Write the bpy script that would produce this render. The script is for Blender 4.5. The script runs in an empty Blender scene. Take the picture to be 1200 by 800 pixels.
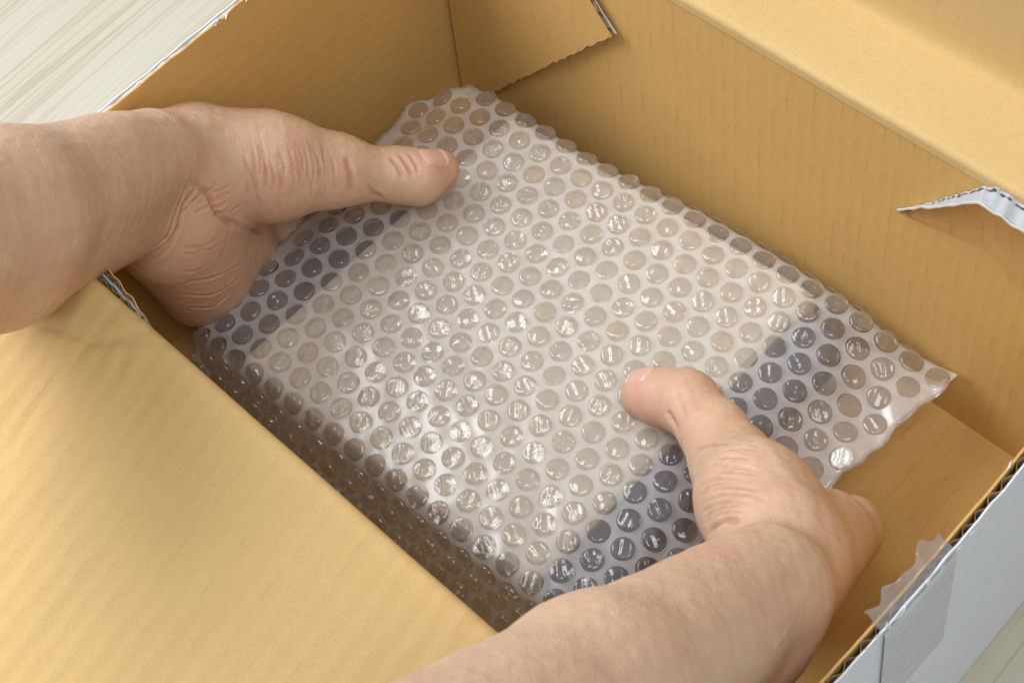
import bpy, bmesh, math, random
import numpy as np
from mathutils import Matrix, Vector

random.seed(5); rng = np.random.default_rng(11)
C = bpy.context.scene.collection
scene = bpy.context.scene

# ------------------------------------------------------------------ camera, light, exposure
cam_d = bpy.data.cameras.new('camera'); cam = bpy.data.objects.new('camera', cam_d); C.objects.link(cam)
cam_d.sensor_width = 36; cam_d.lens = 57.699; cam_d.clip_start = .01; cam_d.clip_end = 50
cam.matrix_world = Matrix(((0.704690,-0.534850,0.466206,0.498540),(0.691945,0.663381,-0.284847,-0.087044),(-0.156922,0.523317,0.837565,0.657522),(0,0,0,1)))
cam_d.dof.use_dof = True; cam_d.dof.focus_distance = .71; cam_d.dof.aperture_fstop = 32
scene.camera = cam

w = bpy.data.worlds.new('World'); scene.world = w; w.use_nodes = True
w.node_tree.nodes['Background'].inputs[0].default_value = (.95, .98, 1, 1)
w.node_tree.nodes['Background'].inputs[1].default_value = .42

def area(name, loc, target, size, power, col=(1, 1, 1), size_y=None):
    l = bpy.data.lights.new(name, 'AREA'); l.energy = power; l.color = col
    l.shape = 'RECTANGLE'; l.size = size; l.size_y = size_y or size
    o = bpy.data.objects.new(name, l); C.objects.link(o); o.location = loc
    o.rotation_euler = (Vector(target)-Vector(loc)).to_track_quat('-Z', 'Y').to_euler()
    return o
area('window_light', (-1.0, -.36, 1.25), (.2, .1, .05), 1.25, 34, (.965, .985, 1), 1.25)
area('ceiling_light', (1.0, -.25, 1.75), (.2, .1, .05), .9, 15, (.98, .99, 1))

scene.view_settings.view_transform = 'Standard'; scene.view_settings.look = 'None'
scene.view_settings.exposure = 0; scene.view_settings.gamma = 1
scene.render.engine = 'CYCLES'
scene.cycles.transparent_max_bounces = 24; scene.cycles.max_bounces = 10
scene.cycles.caustics_reflective = False; scene.cycles.caustics_refractive = False

# ------------------------------------------------------------------ helpers
def srgb(r, g, b):
    f = lambda c: c/12.92 if c <= .04045 else ((c+.055)/1.055)**2.4
    return (f(r/255), f(g/255), f(b/255), 1)

def mesh(name, verts, faces, uv=None, smooth=False):
    me = bpy.data.meshes.new(name)
    me.from_pydata([tuple(map(float, v)) for v in verts], [], [tuple(int(i) for i in f) for f in faces])
    if uv is not None:
        l = me.uv_layers.new(name='UVMap')
        idx = np.empty(len(me.loops), dtype=np.int32); me.loops.foreach_get('vertex_index', idx)
        l.data.foreach_set('uv', np.asarray(uv, dtype=np.float32)[idx].ravel())
    if smooth: me.polygons.foreach_set('use_smooth', [True]*len(me.polygons))
    me.update(); return me

def obj(name, me, mat=None, parent=None, label=None, kind=None):
    o = bpy.data.objects.new(name, me); C.objects.link(o)
    if mat and not me.materials: me.materials.append(mat)
    if parent:
        o.parent = parent
        base = V(*parent_loc(parent))
        co = np.empty(len(me.vertices)*3); me.vertices.foreach_get('co', co)
        me.vertices.foreach_set('co', (co.reshape(-1, 3)-base).ravel()); me.update()
    if label: o['label'] = label
    if kind: o['kind'] = kind
    return o

def parent_loc(o):
    l = Vector((0, 0, 0))
    while o: l = l+o.location; o = o.parent
    return l

def thing(name, label, cat, loc):
    o = bpy.data.objects.new(name, None); C.objects.link(o); o.location = loc
    o.empty_display_size = .02
    o['label'] = label; o['category'] = cat; return o

class MB:
    """collects pieces into one mesh with UVs in metres"""
    def __init__(s): s.v = []; s.f = []; s.uv = []
    def add(s, v, f, uv=None):
        n = len(s.v); s.v += [tuple(map(float, q)) for q in v]; s.f += [tuple(i+n for i in q) for q in f]
        s.uv += [tuple(map(float, q)) for q in uv] if uv is not None else [(0., 0.)]*len(v)
    def slab(s, grid, uvg, nrm, th):
        """grid (m,n,3) front sheet; nrm (3,) or (m,n,3); closed slab of thickness th behind the front"""
        grid = np.asarray(grid, float); m, n = grid.shape[:2]
        back = grid-np.asarray(nrm)*th
        v = list(grid.reshape(-1, 3))+list(back.reshape(-1, 3)); uv = list(np.asarray(uvg).reshape(-1, 2))*2
        K = m*n; f = []
        for i in range(m-1):
            for j in range(n-1):
                a, b, c, d = i*n+j, (i+1)*n+j, (i+1)*n+j+1, i*n+j+1
                f.append((a, b, c, d)); f.append((K+d, K+c, K+b, K+a))
        for i in range(m-1):
            f.append((i*n, K+i*n, K+(i+1)*n, (i+1)*n)); j = n-1
            f.append((i*n+j, (i+1)*n+j, K+(i+1)*n+j, K+i*n+j))
        for j in range(n-1):
            f.append((j, j+1, K+j+1, K+j)); i = (m-1)*n
            f.append((i+j, K+i+j, K+i+j+1, i+j+1))
        s.add(v, f, uv)
    def mesh(s, name, smooth=False):
        me = mesh(name, s.v, s.f, s.uv, smooth)
        if smooth: me.set_sharp_from_angle(angle=.7)
        return me

def sheet(P00, P10, P01, P11, m, n):
    u = np.linspace(0, 1, m)[:, None, None]; v = np.linspace(0, 1, n)[None, :, None]
    g = (1-u)*(1-v)*P00+u*(1-v)*P10+(1-u)*v*P01+u*v*P11
    uv = np.stack(np.broadcast_arrays(u[..., 0]*np.linalg.norm(P10-P00), v[..., 0]*np.linalg.norm(P01-P00)), -1)
    return g, uv

# smooth pseudo noise on points (sum of sines), about -1..1
_k = rng.normal(size=(14, 3)); _k /= np.linalg.norm(_k, axis=1)[:, None]; _ph = rng.uniform(0, 6.28, 14)
def wob(Q, wl, seed=0):
    Q = np.asarray(Q, float); s = 0
    for i in range(7):
        j = (i+seed*3) % 14
        s = s+np.sin(Q@_k[j]*(6.283/wl*(.7+.12*i))+_ph[j]+seed)
    return s/3.2

# ------------------------------------------------------------------ materials
class Nodes:
    def __init__(s, name):
        s.m = bpy.data.materials.new(name); s.m.use_nodes = True; s.t = s.m.node_tree; s.t.nodes.clear()
        s.out = s.n('ShaderNodeOutputMaterial')
    def n(s, kind, **kw):
        x = s.t.nodes.new(kind)
        for k, v in kw.items():
            if k.startswith('in_'):
                k = k[3:]; x.inputs[int(k) if k.isdigit() else k.replace('_', ' ')].default_value = v
            else: setattr(x, k, v)
        return x
    def l(s, a, b): s.t.links.new(a, b)
    def ramp(s, fac, stops):
        r = s.n('ShaderNodeValToRGB'); e = r.color_ramp.elements
        while len(e) < len(stops): e.new(.5)
        for q, (p, c) in zip(e, stops): q.position = p; q.color = c if len(c) == 4 else (*c, 1)
        s.l(fac, r.inputs[0]); return r.outputs[0]
    def mix(s, fac, a, b, mode='MIX'):
        x = s.n('ShaderNodeMix', data_type='RGBA', blend_type=mode)
        for sock, val in ((x.inputs[0], fac), (x.inputs[6], a), (x.inputs[7], b)):
            if hasattr(val, 'is_linked'): s.l(val, sock)
            else: sock.default_value = val
        return x.outputs[2]
    def math(s, op, a, b=0., c=0.):
        x = s.n('ShaderNodeMath', operation=op)
        for i, val in enumerate((a, b, c)):
            if hasattr(val, 'is_linked'): s.l(val, x.inputs[i])
            else: x.inputs[i].default_value = val
        return x.outputs[0]
    def noise(s, vec, scale, detail=4, rough=.55, dist=0.):
        x = s.n('ShaderNodeTexNoise'); x.inputs['Scale'].default_value = scale; x.inputs['Detail'].default_value = detail
        x.inputs['Roughness'].default_value = rough; x.inputs['Distortion'].default_value = dist
        if vec is not None: s.l(vec, x.inputs['Vector'])
        return x.outputs[0]
    def scale(s, vec, sc):
        x = s.n('ShaderNodeMapping'); x.inputs['Scale'].default_value = sc; s.l(vec, x.inputs['Vector']); return x.outputs[0]
    def bump(s, h, strength, dist, nrm=None):
        x = s.n('ShaderNodeBump'); x.inputs['Strength'].default_value = strength; x.inputs['Distance'].default_value = dist
        s.l(h, x.inputs['Height'])
        if nrm is not None: s.l(nrm, x.inputs['Normal'])
        return x.outputs[0]

def mat_cardboard(name, base, pitch=.0068, flute=.10, seed=0., wave=.12):
    N = Nodes(name); tc = N.n('ShaderNodeTexCoord'); uv = tc.outputs['UV']
    off = N.n('ShaderNodeMapping'); off.inputs['Location'].default_value = (seed, seed*.7, seed*1.3); N.l(tc.outputs['Object'], off.inputs['Vector']); ob = off.outputs[0]
    fib = N.noise(ob, 900, 3, .6); big = N.noise(ob, 14, 4, .6); mid = N.noise(ob, 110, 4, .6)
    strk = N.noise(N.scale(uv, (260, 16, 1)), 1., 3, .6)
    col = N.mix(N.ramp(fib, [(.30, (0, 0, 0)), (.70, (1, 1, 1))]), tuple(c*.93 for c in base[:3])+(1,), tuple(min(1, c*1.06) for c in base[:3])+(1,))
    col = N.mix(N.math('MULTIPLY', N.ramp(big, [(.35, (0, 0, 0)), (.7, (1, 1, 1))]), .30), col, tuple(c*f for c, f in zip(base[:3], (.88, .84, .74)))+(1,))
    # flute lines: thin crushed creases along the flutes, broken up
    wv = N.n('ShaderNodeSeparateXYZ'); N.l(uv, wv.inputs[0])
    wa = N.math('MULTIPLY', wv.outputs[0], 1/pitch)
    wa = N.math('ADD', wa, N.math('MULTIPLY', N.noise(N.scale(uv, (20, 4, 1)), 1., 2), .12))
    tri = N.math('PINGPONG', wa, .5)
    line = N.ramp(tri, [(0, (1, 1, 1)), (.10, (.25, .25, .25)), (.30, (0, 0, 0))])
    brk = N.ramp(N.noise(N.scale(uv, (120, 55, 1)), 1., 4, .65), [(.46, (0, 0, 0)), (.66, (1, 1, 1))])
    ln = N.math('MULTIPLY', line, brk)
    col = N.mix(N.math('MULTIPLY', ln, flute*3.5), col, tuple(c*f for c, f in zip(base[:3], (.55, .48, .36)))+(1,))
    col = N.mix(N.math('MULTIPLY', N.ramp(mid, [(.55, (0, 0, 0)), (.8, (1, 1, 1))]), .10), col, tuple(min(1, c*1.12) for c in base[:3])+(1,))
    h = N.math('ADD', N.math('MULTIPLY', fib, .10), N.math('MULTIPLY', N.math('COSINE', N.math('MULTIPLY', wa, 6.2832)), wave))
    h = N.math('SUBTRACT', h, N.math('MULTIPLY', ln, .4)); h = N.math('ADD', h, N.math('MULTIPLY', mid, .35))
    b = N.n('ShaderNodeBsdfPrincipled'); N.l(col, b.inputs['Base Color']); b.inputs['Roughness'].default_value = .72
    b.inputs['Specular IOR Level'].default_value = .28
    N.l(N.bump(h, .45, .0006), b.inputs['Normal']); N.l(b.outputs[0], N.out.inputs[0]); return N.m

def mat_paper(name, base, streak=0., rough=.55, spec=.35, alt=(.8, .8, .78, 1)):
    N = Nodes(name); tc = N.n('ShaderNodeTexCoord'); ob = tc.outputs['Object']; uv = tc.outputs['UV']
    fib = N.noise(ob, 500, 4, .6); big = N.noise(ob, 22, 4, .6)
    col = N.mix(N.ramp(fib, [(.3, (0, 0, 0)), (.7, (1, 1, 1))]), tuple(c*.93 for c in base[:3])+(1,), tuple(min(1, c*1.05) for c in base[:3])+(1,))
    col = N.mix(N.math('MULTIPLY', big, .25), col, tuple(c*.85 for c in base[:3])+(1,))
    if streak:
        s = N.noise(N.scale(uv, (60, 420, 1)), 1., 5, .7, .6)
        col = N.mix(N.math('MULTIPLY', N.ramp(s, [(.50, (0, 0, 0)), (.58, (1, 1, 1))]), streak), col, alt)
    b = N.n('ShaderNodeBsdfPrincipled'); N.l(col, b.inputs['Base Color']); b.inputs['Roughness'].default_value = rough
    b.inputs['Specular IOR Level'].default_value = spec
    N.l(N.bump(N.math('ADD', fib, N.math('MULTIPLY', big, 3.)), .25, .0005), b.inputs['Normal']); N.l(b.outputs[0], N.out.inputs[0]); return N.m

def mat_wood():
    N = Nodes('pale_wood'); tc = N.n('ShaderNodeTexCoord'); ob = tc.outputs['Object']
    warp = N.noise(N.scale(ob, (6, 1.6, 1)), 1., 3, .5)
    sx = N.n('ShaderNodeSeparateXYZ'); N.l(ob, sx.inputs[0])
    x = N.math('ADD', sx.outputs[0], N.math('MULTIPLY', warp, .022))
    x = N.math('ADD', x, N.math('MULTIPLY', sx.outputs[1], .05))
    cx = N.n('ShaderNodeCombineXYZ'); N.l(x, cx.inputs[0]); N.l(N.math('MULTIPLY', sx.outputs[1], .02), cx.inputs[1])
    rings = N.noise(cx.outputs[0], 150, 2, .5)
    pore = N.noise(N.scale(ob, (900, 35, 900)), 1., 3, .6)
    wide = N.noise(cx.outputs[0], 16, 2, .5)
    A, B, D = srgb(184, 177, 157), srgb(158, 149, 122), srgb(192, 187, 172)
    col = N.mix(N.ramp(rings, [(.44, (0, 0, 0)), (.52, (1, 1, 1)), (.55, (.15, .15, .15)), (.62, (0, 0, 0))]), A, B)
    col = N.mix(N.math('MULTIPLY', N.ramp(wide, [(.4, (0, 0, 0)), (.62, (1, 1, 1))]), .6), col, D)
    col = N.mix(N.math('MULTIPLY', N.ramp(pore, [(.5, (0, 0, 0)), (.75, (1, 1, 1))]), .16), col, srgb(165, 158, 138))
    b = N.n('ShaderNodeBsdfPrincipled'); N.l(col, b.inputs['Base Color']); b.inputs['Roughness'].default_value = .5
    N.l(N.bump(pore, .15, .0004), b.inputs['Normal']); N.l(b.outputs[0], N.out.inputs[0]); return N.m

def mat_film(name, haze, rough=.10, refl=1., wrinkle=.5, tint=(.97, .955, .95, 1), white=(.86, .84, .83, 1), fine=420, graze=.4):
    N = Nodes(name); tc = N.n('ShaderNodeTexCoord'); ob = tc.outputs['Object']
    geo = N.n('ShaderNodeNewGeometry'); inst = N.n('ShaderNodeObjectInfo')
    sh = N.n('ShaderNodeVectorMath', operation='ADD'); N.l(geo.outputs['Position'], sh.inputs[0])
    n1 = N.noise(sh.outputs[0], fine, 4, .6, .4); n2 = N.noise(sh.outputs[0], 120, 3, .5)
    nb = N.bump(N.math('ADD', N.math('MULTIPLY', n1, .22), n2), wrinkle, .0012)
    nf_ = N.bump(n2, wrinkle*.4, .0012)
    tr = N.n('ShaderNodeBsdfTransparent'); tr.inputs[0].default_value = tint
    df = N.n('ShaderNodeBsdfDiffuse'); df.inputs[0].default_value = white; N.l(nb, df.inputs['Normal'])
    tl = N.n('ShaderNodeBsdfTranslucent'); tl.inputs[0].default_value = white
    wm = N.n('ShaderNodeMixShader'); wm.inputs[0].default_value = .25; N.l(df.outputs[0], wm.inputs[1]); N.l(tl.outputs[0], wm.inputs[2])
    lw = N.n('ShaderNodeLayerWeight'); lw.inputs[0].default_value = .35
    hz = N.math('MULTIPLY', N.ramp(n2, [(.3, (.75,)*3), (.7, (1.,)*3)]), haze)
    hz = N.math('MINIMUM', N.math('MULTIPLY', hz, N.math('ADD', .9, N.math('MULTIPLY', lw.outputs['Facing'], graze))), .95)
    m1 = N.n('ShaderNodeMixShader'); N.l(hz, m1.inputs[0]); N.l(tr.outputs[0], m1.inputs[1]); N.l(wm.outputs[0], m1.inputs[2])
    gl = N.n('ShaderNodeBsdfGlossy'); gl.inputs['Roughness'].default_value = rough; N.l(nb, gl.inputs['Normal'])
    fr = N.n('ShaderNodeFresnel'); fr.inputs[0].default_value = 1.45; N.l(nf_, fr.inputs['Normal'])
    m2 = N.n('ShaderNodeMixShader'); N.l(N.math('MINIMUM', N.math('MULTIPLY', fr.outputs[0], 1.7*refl), .30), m2.inputs[0])
    N.l(m1.outputs[0], m2.inputs[1]); N.l(gl.outputs[0], m2.inputs[2]); N.l(m2.outputs[0], N.out.inputs[0]); return N.m

def mat_skin():
    N = Nodes('skin'); tc = N.n('ShaderNodeTexCoord'); ob = tc.outputs['Object']
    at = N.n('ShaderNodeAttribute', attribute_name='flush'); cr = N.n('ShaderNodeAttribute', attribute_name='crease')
    big = N.noise(ob, 26, 4, .6); mid = N.noise(ob, 150, 5, .65); fine = N.noise(ob, 900, 3, .6); blot = N.noise(ob, 60, 5, .65, .4)
    col = N.mix(N.ramp(big, [(.32, (0, 0, 0)), (.68, (1, 1, 1))]), srgb(212, 180, 151), srgb(202, 167, 140))
    col = N.mix(N.math('MULTIPLY', N.ramp(mid, [(.45, (0, 0, 0)), (.72, (1, 1, 1))]), .38), col, srgb(188, 144, 120))
    col = N.mix(N.math('MULTIPLY', N.ramp(blot, [(.48, (0, 0, 0)), (.70, (1, 1, 1))]), .30), col, srgb(200, 152, 134))
    col = N.mix(N.math('MULTIPLY', at.outputs['Fac'], .55), col, srgb(212, 156, 140))
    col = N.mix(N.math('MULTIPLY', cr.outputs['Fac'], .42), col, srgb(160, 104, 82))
    wv = N.n('ShaderNodeTexNoise'); wv.inputs['Scale'].default_value = 55; N.l(ob, wv.inputs['Vector'])
    vo = N.n('ShaderNodeTexVoronoi', feature='DISTANCE_TO_EDGE'); vo.inputs['Scale'].default_value = 620
    N.l(N.mix(.012, ob, wv.outputs[1]), vo.inputs['Vector'])
    v2 = N.n('ShaderNodeTexVoronoi', feature='DISTANCE_TO_EDGE'); v2.inputs['Scale'].default_value = 260
    N.l(N.mix(.02, ob, wv.outputs[1]), v2.inputs['Vector'])
    h = N.math('MULTIPLY', N.ramp(vo.outputs[0], [(0, (0, 0, 0)), (.22, (1, 1, 1))]), .55)
    h = N.math('ADD', h, N.math('MULTIPLY', N.ramp(v2.outputs[0], [(0, (0, 0, 0)), (.10, (1, 1, 1))]), .55))
    h = N.math('ADD', h, N.math('ADD', N.math('MULTIPLY', fine, .6), N.math('MULTIPLY', mid, .9)))
    b = N.n('ShaderNodeBsdfPrincipled'); N.l(col, b.inputs['Base Color'])
    N.l(N.ramp(mid, [(.3, (.42,)*3), (.7, (.60,)*3)]), b.inputs['Roughness'])
    b.inputs['Specular IOR Level'].default_value = .42
    b.inputs['Subsurface Weight'].default_value = .18; b.inputs['Subsurface Radius'].default_value = (.9, .35, .2); b.inputs['Subsurface Scale'].default_value = .004
    N.l(N.bump(h, .24, .0005), b.inputs['Normal']); N.l(b.outputs[0], N.out.inputs[0]); return N.m

def mat_plain(name, col, rough=.5, spec=.5):
    N = Nodes(name); tc = N.n('ShaderNodeTexCoord'); n = N.noise(tc.outputs['Object'], 160, 4, .6)
    c = N.mix(n, tuple(x*.88 for x in col[:3])+(1,), tuple(min(1, x*1.1) for x in col[:3])+(1,))
    b = N.n('ShaderNodeBsdfPrincipled'); N.l(c, b.inputs['Base Color']); b.inputs['Roughness'].default_value = rough
    b.inputs['Specular IOR Level'].default_value = spec
    N.l(N.bump(n, .1, .0004), b.inputs['Normal']); N.l(b.outputs[0], N.out.inputs[0]); return N.m

KRAFT = srgb(207, 168, 103)
m_card = mat_cardboard('kraft_cardboard', KRAFT)
m_card_l = mat_cardboard('kraft_cardboard_side', KRAFT, .009, .06, 3.)
m_flap = mat_cardboard('kraft_flap', srgb(206, 174, 118), .0095, .06, 7., .55)
m_flap_far = mat_cardboard('kraft_far_flap', srgb(207, 178, 123), .0095, .02, 9., .06)
m_flute = mat_plain('fluting_paper', srgb(150, 124, 92), .8, .2)
m_flute_shade = mat_plain('fluting_gap_shade', srgb(104, 84, 62), .85, .2)  # fluting browned down: shade of the open flute gaps put into the colour
m_liner = mat_paper('printed_outer_paper', srgb(222, 228, 236))
m_liner_in = mat_paper('grey_paper_core', srgb(180, 186, 194))
m_torn = mat_paper('torn_white_paper', srgb(222, 222, 220), 0, .8)
m_tape = mat_paper('clear_packing_tape', srgb(188, 198, 212), .85, .22, .6, srgb(214, 214, 208))
m_wood = mat_wood()
m_web = mat_film('bubble_wrap_web', .53, .25, 1.7, .16, (.985, .985, .99, 1), (.975, .97, .975, 1), 300)
m_bub = mat_film('bubble_wrap_bubble', .055, .07, 1.3, .5, (.99, .985, .98, 1), (.95, .945, .94, 1), 330, 4.)
m_edge = mat_film('bubble_wrap_edge', .38, .16, 1.2, .6)
m_under = mat_film('bubble_wrap_underside', .45, .2, .8, .5)
m_tapend = mat_film('crumpled_tape_film', .16, .07, 1.6, .9, (.97, .95, .92, 1))
m_skin = mat_skin()
m_nail = mat_plain('fingernail', srgb(220, 178, 162), .26, .5)
m_nailtip = mat_plain('fingernail_free_edge', srgb(228, 208, 192), .35, .5)
m_beige = mat_paper('beige_card', srgb(224, 210, 190), 0, .5)
m_dark = mat_plain('dark_violet_band', srgb(84, 77, 90), .35, .5)

# ------------------------------------------------------------------ hand shapes (used by the wrap too)
def V(*a): return np.array(a, dtype=float)
def unit(v): return v/np.linalg.norm(v)

def cone_d(Q, a, b, ra, rb):
    """distance to a tapered capsule"""
    ab = b-a; L2 = ab@ab
    h = np.clip(((Q-a)@ab)/L2, 0, 1)
    return np.linalg.norm(Q-(a+h[..., None]*ab), axis=-1)-(ra+(rb-ra)*h)

def smin(a, b, k):
    h = np.maximum(k-np.abs(a-b), 0)/k
    return np.minimum(a, b)-h*h*k*.25

def hand_field(spec, Q):
    d = np.full(Q.shape[:-1], 1.)
    for a, b, ra, rb, k in spec['body']:
        d = smin(d, cone_d(Q, a, b, ra, rb), k)
    out = d
    for chain, k in spec['fingers']:
        f = None
        for (a, ra), (b, rb) in zip(chain[:-1], chain[1:]):
            c = cone_d(Q, a, b, ra, rb)
            f = c if f is None else smin(f, c, .005)
        out = np.minimum(out, smin(d, f, k))
    return out

def seg_dist(Q, line):
    best = np.full(len(Q), 1.); par = np.zeros(len(Q)); n = len(line)-1
    for i in range(n):
        a, b = line[i], line[i+1]; ab = b-a
        h = np.clip(((Q-a)@ab)/(ab@ab), 0, 1)
        d = np.linalg.norm(Q-(a+h[:, None]*ab), axis=1)
        m = d < best
        best[m] = d[m]; par[m] = (i+h[m])/n
    return best, par

def left_hand():
    W = V(0.0312,0.0467,0.1380); F = V(0.0592,-0.0174,0.2000); G = F+(F-W)*1.1
    f = unit(F-W); r = unit(np.cross(f, V(1,0,0))); r = r if r[2] > 0 else -r
    body = []
    for s in (-1, 1):
        body += [(W+r*.011*s, F+r*.009*s, .0205, .0285, .010), (F+r*.009*s, G+r*.010*s, .0285, .031, .010)]
    mi, mm, mr, ml = V(.016,.120,.060), V(.011,.103,.049), V(.011,.083,.043), V(.015,.064,.042)
    for m, o, ra in ((mi, .012, .0125), (mm, .004, .0125), (mr, -.005, .012), (ml, -.013, .011)):
        body.append((W+r*o+V(-.004,0,-.004), m, .0165, ra, .010))
    C = V(0.0230,0.0755,0.1220); M = V(0.0545,0.1217,0.0870)
    body += [(C, V(0.0402,0.0987,0.1020), .0225, .0225, .014), (V(0.0402,0.0987,0.1020), M, .0225, .0150, .012),
             (V(0.0343,0.0417,0.1020), V(0.0240,0.0439,0.0500), .0185, .0150, .016),   # heel of the palm, little finger side
             (V(0.0328,0.0517,0.1120), V(0.0272,0.0566,0.0560), .0195, .0175, .018),
             (V(0.0244,0.0595,0.1060), V(0.0209,0.0802,0.0360), .0165, .0140, .012)]
    fingers = [([(m, ra), (p, .0088), (d, .0080), (t, .0070)], .006) for m, ra, p, d, t in (
        (mi, .0115, V(.044,.124,.018), V(.066,.126,.0105), V(.084,.127,.0095)),
        (mm, .0115, V(.042,.105,.0155), V(.068,.106,.0100), V(.089,.106,.0095)),
        (mr, .0110, V(.041,.086,.0140), V(.066,.086,.0100), V(.085,.086,.0095)),
        (ml, .0100, V(.039,.066,.0140), V(.057,.066,.0100), V(.073,.066,.0090)))]
    I = V(0.0687,0.1415,0.0745); T = V(0.0765,0.1589,0.0665)
    fingers.append(([(M, .0150), (V(0.0622,0.1310,0.0810), .0110), (I, .0122), (V(0.0752,0.1485,0.0705), .0121), (T, .0098)], .010))
    return dict(body=body, fingers=fingers)

def right_hand():
    W = V(0.3470,0.0651,0.1400); F = V(0.3522,-0.0105,0.2080); G = F+(F-W)*1.1
    f = unit(F-W); r = unit(np.cross(f, V(1,0,0))); r = r if r[2] > 0 else -r
    body = []
    for s in (-1, 1):
        body += [(W+r*.010*s, F+r*.009*s, .0205, .0262, .010), (F+r*.009*s, G+r*.010*s, .0262, .030, .010)]
    mi, mm, mr, ml = V(0.3293,0.1429,0.0520), V(0.3271,0.1388,0.0460), V(0.3247,0.1316,0.0400), V(0.3237,0.1179,0.0420)
    for m, o, ra in ((mi, .012, .0112), (mm, .004, .0125), (mr, -.005, .012), (ml, -.013, .011)):
        body.append((W+r*o+V(.004,0,-.004), m, .0165, ra, .010))
    C = V(0.3313,0.0957,0.1200); M = V(0.2894,0.1206,0.0880)
    body.append((V(0.3344,0.0936,0.1150), V(0.3290,0.1271,0.0780), .0185, .0145, .010))
    body += [(C, V(0.3101,0.1090,0.1050), .0215, .0200, .014), (V(0.3101,0.1090,0.1050), M, .0200, .0145, .012),
             (V(.328,.070,.090), V(.322,.070,.066), .0180, .0160, .012)]
    fingers = [([(m, ra), (p, .0088), (d, .0080), (t, .0070)], .006) for m, ra, p, d, t in (
        (mi, .0108, V(.304,.146,.018), V(.282,.147,.0105), V(.264,.147,.0095)),
        (mm, .0115, V(.307,.128,.0155), V(.281,.128,.0100), V(.261,.128,.0095)),
        (mr, .0110, V(.308,.109,.0140), V(.283,.109,.0100), V(.264,.109,.0095)),
        (ml, .0100, V(.308,.091,.0140), V(.290,.091,.0100), V(.274,.091,.0090)))]
    I = V(0.2517,0.1355,0.0755); T = V(0.2319,0.1313,0.0655)
    fingers.append(([(M, .0150), (V(0.2723,0.1289,0.0830), .0130), (I, .0125), (V(0.2407,0.1336,0.0700), .0118), (T, .0110)], .010))
    return dict(body=body, fingers=fingers)

LS = left_hand(); RS = right_hand()

# ------------------------------------------------------------------ table
W, H, L = .2335, .160, .3837
FY, LX = .0108, .0086                        # how far the far wall leans out and the left wall leans in at the rim
tm = MB(); g, uv = sheet(V(-1.2, -.9, -.0075), V(1.3, -.9, -.0075), V(-1.2, 1.3, -.0075), V(1.3, 1.3, -.0075), 2, 2)
tm.slab(g, uv, V(0, 0, 1), .03)
tab = obj('table', tm.mesh('table'), m_wood)
tab['label'] = 'pale wooden table with straight grain under the cardboard box'; tab['category'] = 'table'

# ------------------------------------------------------------------ cardboard box
box = thing('cardboard_box', 'open brown cardboard box with pale grey printed outside and folded back flaps', 'box', (L/2, W/2, -.007))
T = .0042
def bulge(g, nrm, amp, wl, seed): return g+np.asarray(nrm)*(wob(g, wl, seed)*amp)[..., None]

# base panel
mb = MB(); g, uv = sheet(V(-.002, -.006, 0), V(L+.003, -.006, 0), V(-.002, W+.006, 0), V(L+.003, W+.006, 0), 12, 10)
mb.slab(g, uv, V(0, 0, 1), .0065); obj('base_panel', mb.mesh('base_panel'), m_card, box)

def ribbon(p0, p1, depth_v, nrm, amp, pitch, name, parent, mat, th=.00035, jit=.25):
    """wavy fluting between two liners, seen at a raw edge: runs p0-p1, wave along nrm, extruded along depth_v"""
    n = int(np.linalg.norm(p1-p0)/pitch*8); t = np.linspace(0, 1, n+1)
    ph = t*np.linalg.norm(p1-p0)/pitch*6.283
    ph = ph+wob(np.stack([t*3, t*0, t*0], -1), .3, 2)*jit*2
    off = np.sin(ph)*amp*(.85+.15*wob(np.stack([t*5, t*0, t*0], -1), .4, 1))
    a = p0[None]+(p1-p0)[None]*t[:, None]+nrm[None]*off[:, None]
    a = a+unit(depth_v)[None]*(wob(a, .012, 3)*.0008)[:, None]
    b = a+depth_v[None]
    mbb = MB(); mbb.slab(np.stack([a, b], 1), np.zeros((n+1, 2, 2)), nrm, th); return obj(name, mbb.mesh(name), mat, parent)
def rag(g, row, amp, wl, seed, d):
    """ragged edge: moves the grid's last row/col line along d"""
    g[:, row] += np.asarray(d)[None]*(wob(g[:, row], wl, seed)*amp+wob(g[:, row], wl*.31, seed+1)*amp*.6)[:, None]

# far wall: inner liner, fluting hidden, continues over the fold into the flap
nf = unit(V(0, -H, FY))
g, uv = sheet(V(-.008, W, 0), V(L+.010, W, 0), V(-.008, W+FY, H-.006), V(L+.010, W+FY, H-.006), 44, 18)
g = g+(bulge(g, nf, .0007, .12, 1)-g)*np.clip((H-.012-g[..., 2:])/.05, 0, 1)*np.clip((.245-g[..., :1])/.05, 0, 1)
mb = MB(); mb.slab(g, uv, nf, T); wall_far = obj('wall', mb.mesh('wall', True), m_card, box)
mb = MB(); g2, uv2 = sheet(V(-.008, W+T+.0006, -.006), V(L+.010, W+T+.0006, -.006), V(-.008, W+FY+T+.0006, H-.01), V(L+.010, W+FY+T+.0006, H-.01), 4, 4)
mb.slab(g2, uv2, V(0, -1, 0), .0004); obj('outer_liner', mb.mesh('outer_liner'), m_liner, wall_far)

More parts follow.
